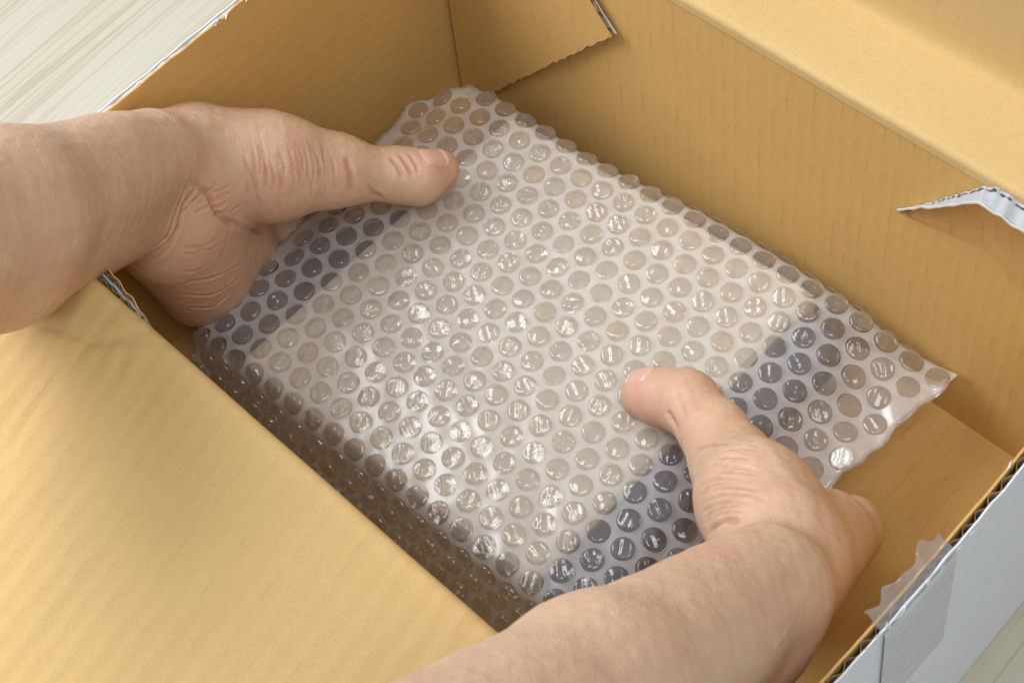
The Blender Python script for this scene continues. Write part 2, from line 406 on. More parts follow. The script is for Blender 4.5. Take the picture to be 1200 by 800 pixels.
# far flap: fold, level strip, second crease, panel standing up behind it
def fold_strip(pts, x0, x1, nx, seed, amp=.0006):
    pts = np.asarray(pts); xs = np.linspace(x0, x1, nx)
    d = np.concatenate([[0], np.cumsum(np.linalg.norm(np.diff(pts, axis=0), axis=1))])
    g = np.zeros((nx, len(pts), 3)); g[..., 0] = xs[:, None]; g[..., 1] = pts[None, :, 0]; g[..., 2] = pts[None, :, 1]
    g[..., 2] += wob(g, .07, seed)*amp*np.minimum(1, d/.02)[None]
    uv = np.stack(np.broadcast_arrays(xs[:, None], d[None]), -1)
    tg = np.gradient(pts, axis=0); nr = np.zeros_like(g); nr[..., 1] = -tg[None, :, 1]; nr[..., 2] = tg[None, :, 0]
    nr /= np.linalg.norm(nr, axis=-1, keepdims=True); return g, uv, nr
fw = lambda z: W+FY*z/H
fr_ = .0030; pts = [(fw(H-.006), H-.006), (fw(H-.0045), H-.0045)]
pts += [(fw(H-.003)+fr_*(1-math.cos(q)), H-.003+fr_*math.sin(q)) for q in np.linspace(.05, math.pi/2, 9)]
pts += [(fw(H)+.0055, H+.0001), (fw(H)+.008, H+.0002)]
pts += [(fw(H)+.008+y, H+.0002-.001*math.sin(y/.026*1.5)) for y in np.linspace(.004, .0255, 7)]
pts += [(.2800, H-.0010), (.2815, H+.0006), (.2826, H+.0030)]
pts += [(.2830+.006*k, H+.003+.105*k) for k in np.linspace(.05, 1, 9)]
g, uv, nr = fold_strip(pts, -.004, L+.012, 60, 4)
mb = MB(); mb.slab(g, uv, nr, .0016); obj('flap', mb.mesh('flap', True), m_flap_far, box, 'creased flap folded back from the far wall')

# near wall and its flap hanging outward to the viewer
nn = V(0, 1, 0)
fz = H-.004
pts = [(0, 0), (0, .04), (0, .08), (0, .12), (0, .145), (0, fz-.003), (0, fz), (-.0006, fz+.0022), (-.0022, fz+.0036), (-.005, fz+.0040)]
a = math.radians(17)
pts += [(-.005-d*math.cos(a), fz+.004-d*math.sin(a)-.002*math.sin(min(1, d/.02)*1.57)) for d in np.concatenate([np.linspace(.004, .03, 6), np.linspace(.045, .155, 9)])]
pts = pts[::-1]                                  # normal must face up / inward
fl_ = np.array([q for q in pts if q[0] < -.006]); ln0 = np.stack([np.interp(np.linspace(0, 1, 90), np.linspace(0, 1, len(fl_)), fl_[:, k]) for k in (0, 1)], -1)
pts = [tuple(q) for q in ln0]+[q for q in pts if q[0] >= -.006]
g, uv, nr = fold_strip(pts, -.006, L+.004, 200, 6, .0005)
# dents and soft creases in the flap near its torn corner
for (cx, cy, rx, ry, am) in ((.045, -.020, .022, .006, -.0012), (.030, -.045, .05, .012, -.0012), (.105, -.03, .012, .05, .0010), (.085, -.08, .008, .06, -.0013), (.125, -.06, .006, .07, -.0008), (.16, -.09, .010, .06, -.0009), (.21, -.05, .007, .08, -.0007)):
    g[..., 2] += am*np.exp(-((g[..., 0]-cx)/rx)**2-((g[..., 1]-cy)/ry)**2)*(g[..., 1] < -.006)
for ln_, wd_, dp_ in ((np.array([V(0.0588,-0.0294,0.1530), V(0.0756,-0.0225,0.1530), V(0.0942,-0.0168,0.1540), V(0.1074,-0.0060,0.1550), V(0.1201,-0.0032,0.1570)]), .0022, .0016),
                      (np.array([V(0.0946,-0.0775,0.1430), V(0.0877,-0.0542,0.1460), V(0.0863,-0.0381,0.1490), V(0.0897,-0.0147,0.1530)]), .0020, .0012),
                      (np.array([V(0.1022,0.0021,0.1570), V(0.1056,-0.0132,0.1530), V(0.1115,-0.0256,0.1500)]), .0022, .0009)):
    q_ = g.reshape(-1, 3).copy(); q_[:, 2] = .15; l_ = ln_.copy(); l_[:, 2] = .15; d_, p_ = seg_dist(q_, l_)
    g[..., 2] += .6*((-dp_*np.exp(-(d_/wd_)**2)+dp_*.5*np.exp(-((d_-wd_*2)/(wd_*1.4))**2))*np.clip(np.minimum(p_, 1-p_)*6, .1, 1)).reshape(g.shape[:2])*(g[..., 1] < -.004)
mb = MB(); mb.slab(g, uv, nr, .0038); wall_near = obj('wall', mb.mesh('wall', True), m_flap, box, 'near wall with its flap folded outward')

# torn slit along the near fold: two raw liners, grey paper and crushed fluting between them
x = np.linspace(.030, .100, 44); k = np.clip((.100-x)/.030, 0, 1)**.8*(1-.55*np.clip((.055-x)/.03, 0, 1))
yin = .0012+.0052*k+.0006*wob(np.stack([x, x*0, x*0], -1), .009, 2); zz = H-.003+.0014*wob(np.stack([x, x*0+.3, x*0], -1), .012, 1)
inner = np.stack([np.stack([x, yin, zz], -1), np.stack([x, yin*.0+.0006, zz*0+H-.042], -1)], 1)
mb = MB(); mb.slab(inner, np.zeros((44, 2, 2)), V(0, 1, 0), .0005); torn = obj('torn_liner', mb.mesh('torn_liner'), m_card, box, 'torn inner paper standing away from the near fold')
mid = np.stack([np.stack([x, yin*.55+.0002, zz-.0016], -1), np.stack([x, yin*0-.0008, zz*0+H-.030], -1)], 1)
mb = MB(); mb.slab(mid, np.zeros((44, 2, 2)), V(0, 1, 0), .0009); obj('paper_core', mb.mesh('paper_core'), m_liner_in, torn)
for lo, hi, s in ((.60, .98, 0), (.02, .5, 1)):
    n = 150; xx = np.linspace(.031, .099, n); yy = np.interp(xx, x, yin); z2 = np.interp(xx, x, zz)
    wv = (np.sin(xx/.0052*6.283+s)+.4*np.sin(xx/.0031*6.283))*.5
    yc = yy*((lo+hi)/2)+wv*yy*(hi-lo)*.5
    gg = np.stack([np.stack([xx, yc, z2-.0006+.0006*wob(np.stack([xx, xx*0, xx*0+s], -1), .006, 3)], -1), np.stack([xx, yc*.4, z2-.022], -1)], 1)
    mb = MB(); mb.slab(gg, np.zeros((n, 2, 2)), V(0, 1, 0), .0003); obj('fluting', mb.mesh('fluting'), m_flute, torn)

# left wall (raw top edge, white torn paper fibres)
nl = unit(V(H, 0, -LX))
def left_at(y, z, off=0.): return V(LX*z/H, y, z)+nl*off
g, uv = sheet(left_at(-.002, 0), left_at(-.002, H), left_at(W+.004, 0), left_at(W+.004, H), 16, 40)
rag(g.transpose(1, 0, 2), -1, .0004, .010, 2, (0, 0, 1)); g = bulge(g, nl, .0006, .1, 2)
mb = MB(); mb.slab(g, uv, nl, .0009); wall_left = obj('wall', mb.mesh('wall', True), m_card_l, box, 'left wall with a raw white top edge')
g, uv = sheet(left_at(-.002, -.006, -.0026), left_at(-.002, H+.0002, -.0026), left_at(W+.004, -.006, -.0026), left_at(W+.004, H+.0002, -.0026), 14, 60)
rag(g.transpose(1, 0, 2), -1, .0003, .012, 4, (0, 0, 1))
mb = MB(); mb.slab(g, uv, nl, .0005); obj('outer_liner', mb.mesh('outer_liner'), m_liner, wall_left)
g, uv = sheet(left_at(-.002, H-.03, -.0012), left_at(-.002, H-.0006, -.0012), left_at(W+.004, H-.03, -.0012), left_at(W+.004, H-.0006, -.0012), 3, 90)
rag(g.transpose(1, 0, 2), -1, .0004, .006, 5, (0, 0, 1))
mb = MB(); mb.slab(g, uv, nl, .0011); obj('torn_core', mb.mesh('torn_core'), m_torn, wall_left)
for k in range(16):                             # paper fibres lifted along the torn edge
    y = random.choice((random.uniform(.150, .170), random.uniform(.175, .2), random.uniform(.08, .22))); s = random.uniform(.002, .0055)
    p = left_at(y, H, random.uniform(-.0008, .0008)); q = p+V(.0025*random.uniform(.2, 1.2), s*random.choice((-1, 1)), -.001*random.random()+.0006)
    w_ = V(.0006, .0004, .0006)*random.uniform(.6, 1.4)
    gg = np.stack([np.stack([p-w_, p+w_]), np.stack([(p+q)/2-w_*.8+V(0, 0, .0008), (p+q)/2+w_*.8+V(0, 0, .0008)]), np.stack([q-w_*.3, q+w_*.3])])
    mb = MB(); mb.slab(gg, np.zeros((3, 2, 2)), V(0, 0, 1), .0002); obj('paper_shred', mb.mesh('paper_shred'), m_torn, wall_left)

# right wall: brown inside, fluting in the raw top edge, pale grey outside with tape
XR = L
def rw(y): return XR+.0012*math.sin((y-.02)*22)
ys = np.linspace(-.004, W+.012, 70)
def wall_x(off, z0, z1, nz, seed, ragamp):
    g = np.zeros((nz, len(ys), 3)); zz = np.linspace(z0, z1, nz)
    g[..., 0] = np.array([rw(y) for y in ys])[None]+off; g[..., 1] = ys[None]; g[..., 2] = zz[:, None]
    g[-1, :, 2] += wob(g[-1], .011, seed)*ragamp
    return g, np.stack(np.broadcast_arrays(ys[None], zz[:, None]), -1)
g, uv = wall_x(0, 0, H-.0006, 10, 2, .0005)
mb = MB(); mb.slab(g, uv, V(-1, 0, 0), .0008); wall_right = obj('wall', mb.mesh('wall', True), m_card, box, 'right wall with pale grey printed outside and tape')
g, uv = wall_x(.0042, -.0068, H+.0004, 10, 3, .0007)
mb = MB(); mb.slab(g[::-1], uv[::-1], V(1, 0, 0), .0006); obj('outer_liner', mb.mesh('outer_liner', True), m_liner, wall_right)
n = 560; yy = np.linspace(-.004, W+.010, n); ph = yy/.0075*6.283+.8*wob(np.stack([yy, yy*0, yy*0], -1), .05, 1)
xx = np.array([rw(y) for y in yy])+.0023+np.sin(ph)*.0010
zt = H-.0016+.0007*wob(np.stack([yy, yy*0, yy*0], -1), .01, 3)
gg = np.stack([np.stack([xx, yy, zt], -1), np.stack([xx, yy, zt-.03], -1)], 1)
mb = MB(); mb.slab(gg, np.zeros((n, 2, 2)), V(1, 0, 0), .0003); obj('fluting', mb.mesh('fluting'), m_flute, wall_right)
gg, uv = sheet(V(XR+.0012, -.004, H-.004), V(XR+.0012, W+.01, H-.004), V(XR+.0034, -.004, H-.005), V(XR+.0034, W+.01, H-.005), 30, 2)
# tape: stuck down the outside, its torn clear end crumpled over the rim
ty0, ty1 = .080, .117
yv = np.linspace(ty0, ty1, 30); zv = np.concatenate([np.linspace(H-.075, H-.004, 12), np.linspace(H-.002, H+.0052, 7)])
g = np.zeros((len(zv), len(yv), 3)); g[..., 1] = yv[None]; g[..., 2] = zv[:, None]
g[..., 0] = np.array([rw(y) for y in yv])[None]+.0042+.0009
up = np.clip((zv-(H-.003))/.008, 0, 1)[:, None]
g[..., 0] += -.0080*up**1.3+wob(g, .008, 3)*.0016*up
g[..., 2] += (wob(g, .010, 5)*.0012-.0006)*up; g[..., 1] += wob(g, .012, 6)*.0012*up
uvt = np.stack(np.broadcast_arrays(yv[None], zv[:, None]), -1)
k = 13
mb = MB(); mb.slab(g[:k], uvt[:k], V(-1, 0, 0), .0002); tape = obj('tape', mb.mesh('tape', True), m_tape, wall_right)
mb = MB(); mb.slab(g[k-1:], uvt[k-1:], V(-1, 0, 0), .00012); obj('tape_end', mb.mesh('tape_end', True), m_tapend, tape, 'crumpled clear end of the tape over the rim')

tp = [V(0.3890,0.0811,0.1517), V(0.3890,0.0930,0.1437), V(0.3890,0.1102,0.1324), V(0.3890,0.1165,0.1167), V(0.3890,0.1044,0.1147), V(0.3890,0.0944,0.1104), V(0.3890,0.0888,0.0953), V(0.3890,0.0845,0.0870)]
tp = np.array(tp); cen = tp.mean(0)
def loop(a, n):
    a = np.vstack([a, a[:1]]); c = np.concatenate([[0], np.cumsum(np.linalg.norm(np.diff(a, axis=0), axis=1))]); s_ = np.linspace(0, c[-1], n)
    return np.stack([np.interp(s_, c, a[:, i]) for i in range(3)], -1)
rg = loop(tp, 64); rg[:, 1] += wob(rg, .006, 1)*.0008; rg[:, 2] += wob(rg, .006, 2)*.0010; rg[-1] = rg[0]
gg = np.stack([rg, rg*.5+cen*.5, rg*.02+cen*.98], 1)
mb = MB(); mb.slab(gg, np.zeros((64, 3, 2)), V(1, 0, 0), .0002); obj('torn_paper', mb.mesh('torn_paper'), m_torn, wall_right)
for k in range(26):                             # fuzzy fibres along the raw rim
    y = random.choice((random.uniform(.02, .16), random.uniform(.075, .125))); xr_ = rw(y)+random.choice((.0042, .0048, .0006)); s_ = random.uniform(.0015, .0042)
    p = V(xr_, y, H-.0004); q = p+V(random.uniform(-.0022, .0012), s_*random.choice((-1, 1)), random.uniform(-.0006, .0016)); w_ = V(.0003, .0002, .0006)*random.uniform(.6, 1.3)
    gg = np.stack([np.stack([p-w_, p+w_]), np.stack([(p+q)/2-w_*.8+V(0, 0, .0005), (p+q)/2+w_*.8+V(0, 0, .0005)]), np.stack([q-w_*.3, q+w_*.3])])
    mb = MB(); mb.slab(gg, np.zeros((3, 2, 2)), V(0, 0, 1), .00015); obj('paper_shred', mb.mesh('paper_shred'), m_torn, wall_right)

# glued corner tab lying on the far wall, ragged lower edge, cut end showing the flutes
YT = W+.0035
def tabp(px, pz): return V(px, fw(pz)-.0045, pz)
lower = [V(-0.0001,0.2330,-0.0048), V(0.0118,0.2338,0.0016), V(0.0265,0.2340,0.0154), V(0.0514,0.2350,0.0426), V(0.0733,0.2355,0.0661), V(0.1000,0.2362,0.0944), V(0.1223,0.2370,0.1176)]
end_top = V(0.1091,0.2392,0.1347)
far_top = V(0.0964,0.2400,0.1543)
lo = np.array(lower); tt = np.linspace(0, 1, 60); cum = np.concatenate([[0], np.cumsum(np.linalg.norm(np.diff(lo, axis=0), axis=1))]); cum /= cum[-1]
low = np.stack([np.interp(tt, cum, lo[:, i]) for i in range(3)], -1)
low[:, 2] += (np.abs(np.sin(np.arange(60)*.95))*.0011-.0005+wob(low, .006, 4)*.0006)*np.clip(tt*6, 0, 1)
low[:, 0] += .0030*np.clip(1-tt*6, 0, 1); topx = np.linspace(low[0, 0]+.0065, far_top[0], 60); e2 = np.clip((tt-.8)/.2, 0, 1)
rows = []
for q in np.linspace(0, 1, 9):
    r_ = np.stack([low[:, 0]*(1-q)+topx*q, np.zeros(60), low[:, 2]*(1-q)+(H-.012)*q], -1)
    r_[:, 1] = W+FY*r_[:, 2]/H-.0026-.0022*np.clip(tt*3, 0, 1); rows.append(r_)
rows = np.array(rows)
uvq = np.stack([rows[..., 0], rows[..., 2]], -1)
mb = MB(); mb.slab(rows.transpose(1, 0, 2)[::-1], uvq.transpose(1, 0, 2)[::-1], V(0, -1, 0), .0006)
ctab = obj('corner_tab', mb.mesh('corner_tab'), m_card_l, box, 'torn cardboard tab against the far wall by the corner')
endl = rows[:, -1]
for off, mt, nm in ((.0007, m_flute, 'fluting'), (.0026, m_torn, 'torn_liner')):
    gg = np.stack([endl+V(-.0004, off, 0), endl+V(-.012, off, 0)], 1)
    if nm == 'fluting':
        s = np.linspace(0, 1, 70); el = np.stack([np.interp(s, np.linspace(0, 1, 9), endl[:, i]) for i in range(3)], -1)
        el[:, 1] += .0013+np.sin(s*70/2.2)*.0008; el[:, 0] += wob(el, .006, 2)*.0006
        gg = np.stack([el, el+V(-.012, 0, 0)], 1)
    else:
        gg[:, 0, 0] += wob(endl, .009, 5)*.0010+.0006
    mb = MB(); mb.slab(gg, np.zeros(gg.shape[:2]+(2,)), V(0, -1, 0), .0004); obj(nm, mb.mesh(nm), mt, ctab)

# torn slit in the far wall at the right: the piece under it is pressed inward, its cut edge shows grey paper
def fwp(v): return V(v[0], W+FY*v[2]/H, v[2])
upper = [V(0.2728,0.2420,0.1108), V(0.2820,0.2421,0.1214), V(0.2916,0.2423,0.1324), V(0.3014,0.2425,0.1447), V(0.3087,0.2427,0.1536), V(0.3136,0.2428,0.1565), V(0.3198,0.2424,0.1563), V(0.3273,0.2422,0.1555), V(0.3363,0.2420,0.1544)]
lowr = [V(0.2738,0.2405,0.1128), V(0.2845,0.2385,0.1251), V(0.2952,0.2370,0.1368), V(0.3058,0.2360,0.1489), V(0.3117,0.2355,0.1543), V(0.3171,0.2350,0.1557), V(0.3238,0.2350,0.1546), V(0.3319,0.2350,0.1541), V(0.3413,0.2350,0.1534)]
up_ = np.array([fwp(v)+nf*.0006 for v in upper]); lw_ = np.array(lowr)
def dens(a, n):
    c = np.concatenate([[0], np.cumsum(np.linalg.norm(np.diff(a, axis=0), axis=1))]); c /= c[-1]; s = np.linspace(0, 1, n)
    return np.stack([np.interp(s, c, a[:, i]) for i in range(3)], -1)
U, D = dens(up_, 70), dens(lw_, 70)
fade = np.clip(np.linspace(0, 1, 70)*5, 0, 1)
Uj = U.copy(); Uj[:, 2] += wob(U, .006, 1)*.0007*fade; Dj = D.copy(); Dj[:, 2] += wob(D, .007, 2)*.0006*fade
bot = D.copy(); bot[:, 2] -= .001+.055*np.linspace(0, 1, 70)**.85; bot[:, 1] = W+FY*bot[:, 2]/H+.0008; bot[:, 2] -= .004*np.linspace(0, 1, 70)
lay = [Dj]
for q in (.12, .25, .4, .55, .7, .85, 1.):
    r_ = D*(1-q)+bot*q; pr_ = (W+FY*D[:, 2]/H-D[:, 1]); r_[:, 1] = W+FY*r_[:, 2]/H-pr_*(1-q)**2.2+(.0003 if q > .8 else -.0001); lay.append(r_)
gg = np.stack(lay, 1)
uvq = np.stack([gg[..., 0], gg[..., 2]], -1)
mb = MB(); mb.slab(gg[::-1], uvq[::-1], nf, .0006); patch = obj('torn_patch', mb.mesh('torn_patch'), m_card, box, 'torn piece of the far wall pressed inward below a slit')
midl = Uj*.55+Dj*.45-nf*.0008
gg = np.stack([Uj-nf*.0005, midl, Dj-nf*.0007], 1)
mb = MB(); mb.slab(gg[::-1], np.zeros((70, 3, 2)), unit(V(0, -.5, 1)), .0005); obj('torn_liner', mb.mesh('torn_liner'), m_liner_in, patch)
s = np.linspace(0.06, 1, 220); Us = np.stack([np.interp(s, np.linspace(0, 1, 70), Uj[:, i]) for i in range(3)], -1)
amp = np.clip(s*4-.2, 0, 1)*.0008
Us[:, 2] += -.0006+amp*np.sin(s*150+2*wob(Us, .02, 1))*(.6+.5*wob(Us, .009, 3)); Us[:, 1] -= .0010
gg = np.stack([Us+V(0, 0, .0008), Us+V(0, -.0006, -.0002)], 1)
mb = MB(); mb.slab(gg[::-1], np.zeros((220, 2, 2)), V(0, -.6, .8), .0003); obj('fluting', mb.mesh('fluting'), m_flute_shade, patch)  # wavy slit edge, its dark hollows painted as a darker brown
gg = np.stack([Dj+V(0, -.0004, .0007), Dj+V(0, -.0004, -.0004)], 1)
mb = MB(); mb.slab(gg[::-1], np.zeros((70, 2, 2)), nf, .0005); obj('liner_edge', mb.mesh('liner_edge'), m_torn, patch)

# ------------------------------------------------------------------ the item inside and the bubble wrap round it
ANG = math.radians(3.3); E1 = V(math.cos(ANG), math.sin(ANG), 0); E2 = V(-math.sin(ANG), math.cos(ANG), 0); O = V(.033, .030, 0)
def loc2(p): d = np.asarray(p)-O; return d@E1, d@E2
def wld(s, t, z): return O+np.multiply.outer(s, E1)+np.multiply.outer(t, E2)+np.multiply.outer(z, V(0, 0, 1))

item = thing('wrapped_item', 'flat beige item with dark violet ends seen through the bubble wrap', 'package', tuple(wld(.12, .09, .02)))
def rbox(x0, x1, y0, y1, z0, z1, b):
    bm = bmesh.new(); bmesh.ops.create_cube(bm, size=1)
    for v in bm.verts:
        v.co = ((x0+x1)/2+v.co.x*(x1-x0), (y0+y1)/2+v.co.y*(y1-y0), (z0+z1)/2+v.co.z*(z1-z0))
    bmesh.ops.bevel(bm, geom=bm.edges[:], offset=b, segments=3, affect='EDGES', profile=.5)
    me = bpy.data.meshes.new('rb'); bm.to_mesh(me); bm.free(); return me
def skewed(me):
    for v in me.vertices: v.co.y += (v.co.x-.0655)*.056
    return me
obj('body', skewed(rbox(.0655, .2475, .0345, .2145, .0215, .0470, .006)), m_beige, item)
obj('end_band', skewed(rbox(.0375, .0653, .040, .155, .0225, .0445, .003)), m_dark, item)
obj('end_band', skewed(rbox(.2477, .2700, .034, .203, .0225, .0460, .003)), m_dark, item)

wrap = thing('bubble_wrap', 'clear bubble wrap pouch round a flat item being lifted inside the box', 'bubble wrap', tuple(wld(.13, .09, .003)))
sm = lambda x: np.clip(x, 0, 1)**2*(3-2*np.clip(x, 0, 1))
le = np.array([loc2(q) for q in (V(0.0367,0.0170,0.0400), V(0.0396,0.0232,0.0450), V(0.0348,0.0424,0.0460), V(0.0331,0.0740,0.0470), V(0.0309,0.1035,0.0470), V(0.0351,0.1195,0.0470), V(0.0257,0.1622,0.0460), V(0.0205,0.1875,0.0450), V(0.0309,0.2017,0.0460), V(0.0384,0.2094,0.0460))])
le = le[np.argsort(le[:, 1])]
def s_left(t): return np.interp(t, le[:, 1], le[:, 0], left=le[0, 0], right=le[-1, 0])
def s_right(t):
    t = np.minimum(t, .184); return .2655+.149*t+.0010*np.sin(t*150)+.0006*np.sin(t*410)
def prof(s):
    e = sm((s-.232)/.052); l = sm((.030-s)/.035)
    zt = .0515-.0135*e-.0055*l+.0006*math.sin(s*47); zb = .002*(1-e)+(zt-.006)*e+.012*l
    tn = -.0022-.0042*s/.25-.006*e+.0006*math.sin(s*60); tf = .1830+.004*s/.29+.0015*math.sin(s*38+1)
    r = min(.0068, .48*(zt-zb)); out = .018*(1-e)
    pts = [(tf+.002, zb)]
    a = np.linspace(0, math.pi/2, 8)
    pts += [(tf-r+r*math.cos(q), zt-r+r*math.sin(q)) for q in a]
    pts += [(q, zt) for q in np.linspace(tf-r, tn+r, 24)[1:-1]]
    pts += [(tn+r-r*math.sin(q), zt-r+r*math.cos(q)) for q in a]
    pts += [(tn-out*.25, (zt-r)*.66+zb*.34), (tn-out*.6, (zt-r)*.33+zb*.67), (tn-out, zb)]
    pts = [(a_, b_-.0030*(1-e)*max(0, min(1, (.045-a_)/.05))**1.5) for a_, b_ in pts]
    pts = np.array(pts); d = np.concatenate([[0], np.cumsum(np.linalg.norm(np.diff(pts, axis=0), axis=1))])
    c = np.interp(-.09, -pts[8:31, 0], d[8:31]); v = -(d-c)+.09      # v equals t on the flat top
    return pts, v
SS = np.linspace(-.05, .34, 196); VV = np.linspace(-.075, .250, 260)
TAB = np.zeros((len(SS), len(VV), 2)); 
for i, s in enumerate(SS):
    pts, v = prof(s); TAB[i, :, 0] = np.interp(VV, v[::-1], pts[::-1, 0]); TAB[i, :, 1] = np.interp(VV, v[::-1], pts[::-1, 1])
vlim = [prof(s)[1] for s in (.1,)][0]; VMIN, VMAX = vlim.min()+.0005, vlim.max()-.0005
def surf(s, v):
    s = np.asarray(s, float); v = np.asarray(v, float)
    s = np.clip(s, s_left(v), s_right(v)); 
    a = (s-SS[0])/(SS[1]-SS[0]); b = np.clip((v-VV[0])/(VV[1]-VV[0]), 0, len(VV)-1.001); i = a.astype(int); j = b.astype(int); fa = (a-i)[..., None]; fb = (b-j)[..., None]
    q = TAB[i, j]*(1-fa)*(1-fb)+TAB[i+1, j]*fa*(1-fb)+TAB[i, j+1]*(1-fa)*fb+TAB[i+1, j+1]*fa*fb
    P = wld(s, q[..., 0], q[..., 1])
    e = np.clip(np.minimum(s-s_left(v), s_right(v)-s)/.03, 0, 1)
    amp = .0004+.0013*(1-e)
    P[..., 2] += wob(P*V(1, 1, 0), .034, 1)*amp+wob(P*V(1, 1, 0), .012, 2)*amp*.35
    return P
def frame(s, v):
    h = .0012; p = surf(s, v); ds = surf(s+h, v)-surf(s-h, v); dv = surf(s, v+h)-surf(s, v-h)
    if np.linalg.norm(ds) < 1e-6 or np.linalg.norm(dv) < 1e-6: return None
    x = unit(ds); n = np.cross(ds, dv); n = unit(n); return p, x, n

A1 = V(.01283, 0); A2 = V(.0070, .01118)                    # bubble lattice in the sheet
an = loc2(V(0.1432,0.1489,0.0535))
cells = []
for j in range(-26, 14):
    for i in range(-40, 40):
        c = V(an[0], an[1])+A1*i+A2*j
        if VMIN-.004 < c[1] < VMAX+.004 and s_left(c[1])-.007 < c[0] < s_right(c[1])+.007: cells.append(c)
nb = [A1, A2, A2-A1, -A1, -A2, A1-A2]
hexv = [(nb[k]+nb[(k+1) % 6])/3 for k in range(6)]
RB = .0052; NS = 4
ring_out = np.array([hexv[k]*(1-q/NS)+hexv[(k+1) % 6]*q/NS for k in range(6) for q in range(NS)])
ang = np.arctan2(ring_out[:, 1], ring_out[:, 0]); ring_in = np.stack([np.cos(ang), np.sin(ang)], -1)*RB
web = MB(); full = []; NR = len(ang)
for c in cells:
    m = min(c[0]-s_left(c[1]), s_right(c[1])-c[0]); whole = m > .0036 and VMIN+.003 < c[1] < VMAX-.003
    rings = [ring_out, ring_out*.5+ring_in*.5, ring_in] + ([] if whole else [ring_in*.5, ring_in*.02])
    P = [surf(c[0]+r[:, 0], np.clip(c[1]+r[:, 1], VMIN, VMAX)) for r in rings]
    P[0] = P[0]+0; v = np.concatenate(P); f = []
    for k in range(len(P)-1):
        for q in range(NR): q2 = (q+1) % NR; f.append((k*NR+q, k*NR+q2, (k+1)*NR+q2, (k+1)*NR+q))
    web.add(v, f)
    if whole: full.append(c)
wm = web.mesh('film', True)
bm = bmesh.new(); bm.from_mesh(wm); bmesh.ops.remove_doubles(bm, verts=bm.verts, dist=.00004)
bmesh.ops.dissolve_degenerate(bm, dist=.00002, edges=bm.edges); bm.to_mesh(wm); bm.free()
wm.polygons.foreach_set('use_smooth', [True]*len(wm.polygons))
obj('film', wm, m_web, wrap)
# underside sheet and the doubled rim of the pouch
ug = []; us = np.linspace(0, 1, 60)
for q in np.linspace(0, 1, 24):
    row = []
    for u in us:
        t = .004+q*.176; s = s_left(t)+(s_right(t)-s_left(t))*u; e = sm((s-.232)/.052)
        zt = surf(s, t)[2]; z = .0195*(1-e)+(zt-.0055)*e
        z += (zt-.0015-z)*sm((u-.975)/.025)
        row.append(wld(s, t, z))
    ug.append(row)
ug = np.array(ug)
f = [(i*60+j, i*60+j+1, (i+1)*60+j+1, (i+1)*60+j) for i in range(23) for j in range(59)]
obj('underside_film', mesh('underside_film', ug.reshape(-1, 3), f, None, True), m_under, wrap)
def rim(fn, t0, t1, n, name, ln=.0030):
    t = np.linspace(t0, t1, n); a_ = np.array([fn(q, 0) for q in t]); b_ = np.array([fn(q, 1) for q in t]); c_ = np.array([fn(q, 2) for q in t])
    gg = np.stack([a_, b_, c_], 1); f = [(i*3+j, i*3+j+1, (i+1)*3+j+1, (i+1)*3+j) for i in range(n-1) for j in range(2)]
    obj(name, mesh(name, gg.reshape(-1, 3), f, None, True), m_edge, wrap)
def rim_r(t, k):
    p = surf(s_right(t)-(.0025, 0, .0006)[k], t); return p+V(0, 0, (.0004, .0002, -.0032)[k])+V(.0008, 0, 0)*(wob(p, .009, 2) if k else 0)
def rim_l(t, k):
    p = surf(s_left(t)+(.0025, 0, .0004)[k], t); return p+V(0, 0, (.0003, 0, -.0045)[k])+V(-.0006, 0, 0)*(wob(p, .008, 2) if k else 0)
rim(rim_r, .002, .1805, 120, 'pouch_rim'); rim(rim_l, -.004, .183, 120, 'pouch_rim')

# bubbles: a few crumpled cap shapes, one object per bubble for the 300 nearest, the rest joined
def cap(seed):
    r_ = np.random.default_rng(seed); n = 20
    prof_ = [(1.0, 0), (.975, .0010), (.94, .0018), (.86, .00235), (.68, .0026), (.45, .0027), (.2, .0028)]
    v = []; 
    k1, k2 = r_.uniform(-.5, .5), r_.uniform(0, 6); da = r_.uniform(.5, .9); wl = r_.uniform(.0030, .0046); dep = r_.uniform(.0003, .0011); ox = r_.uniform(-.002, .002)
    tx, ty = r_.uniform(-.12, .12, 2)
    def dent(x, y, z):
        u = x*math.cos(da)+y*math.sin(da); q = max(0, z)/.0027
        return z-q*dep*(.5+.5*math.sin((u+ox)/wl*6.283+k2+k1*y/.003))+q*(tx*x+ty*y)*.9-q*.0003*math.sin((y-x*.4)/.0019+k2*2)
    for rr, z in prof_:
        for q in range(n):
            a_ = q/n*6.2832; x, y = RB*rr*math.cos(a_), RB*rr*math.sin(a_); v.append((x, y, dent(x, y, z)))
    v.append((0, 0, dent(0, 0, .0028))); f = []
    for k in range(len(prof_)-1):
        for q in range(n): q2 = (q+1) % n; f.append((k*n+q, k*n+q2, (k+1)*n+q2, (k+1)*n+q))
    K = (len(prof_)-1)*n
    for q in range(n): f.append((K+q, K+(q+1) % n, len(v)-1))
    b0 = len(v)                                            # slack back film of the bubble
    for rr in (.99, .55):
        for q in range(n):
            a_ = q/n*6.2832; x, y = RB*rr*math.cos(a_), RB*rr*math.sin(a_); v.append((x, y, -.0004+.0005*math.sin(x/.0021+k2)*math.cos(y/.0026+k1*4)*(rr < .9)))
    v.append((0, 0, -.0009))
    for q in range(n): q2 = (q+1) % n; f.append((b0+q2, b0+q, b0+n+q, b0+n+q2)); f.append((b0+n+q2, b0+n+q, len(v)-1))
    return v, f
caps = [cap(40+i) for i in range(12)]
cap_me = [mesh('bubble', v, f, None, True) for v, f in caps]
for me in cap_me: me.materials.append(m_bub)
camp = np.array(cam.matrix_world.translation)
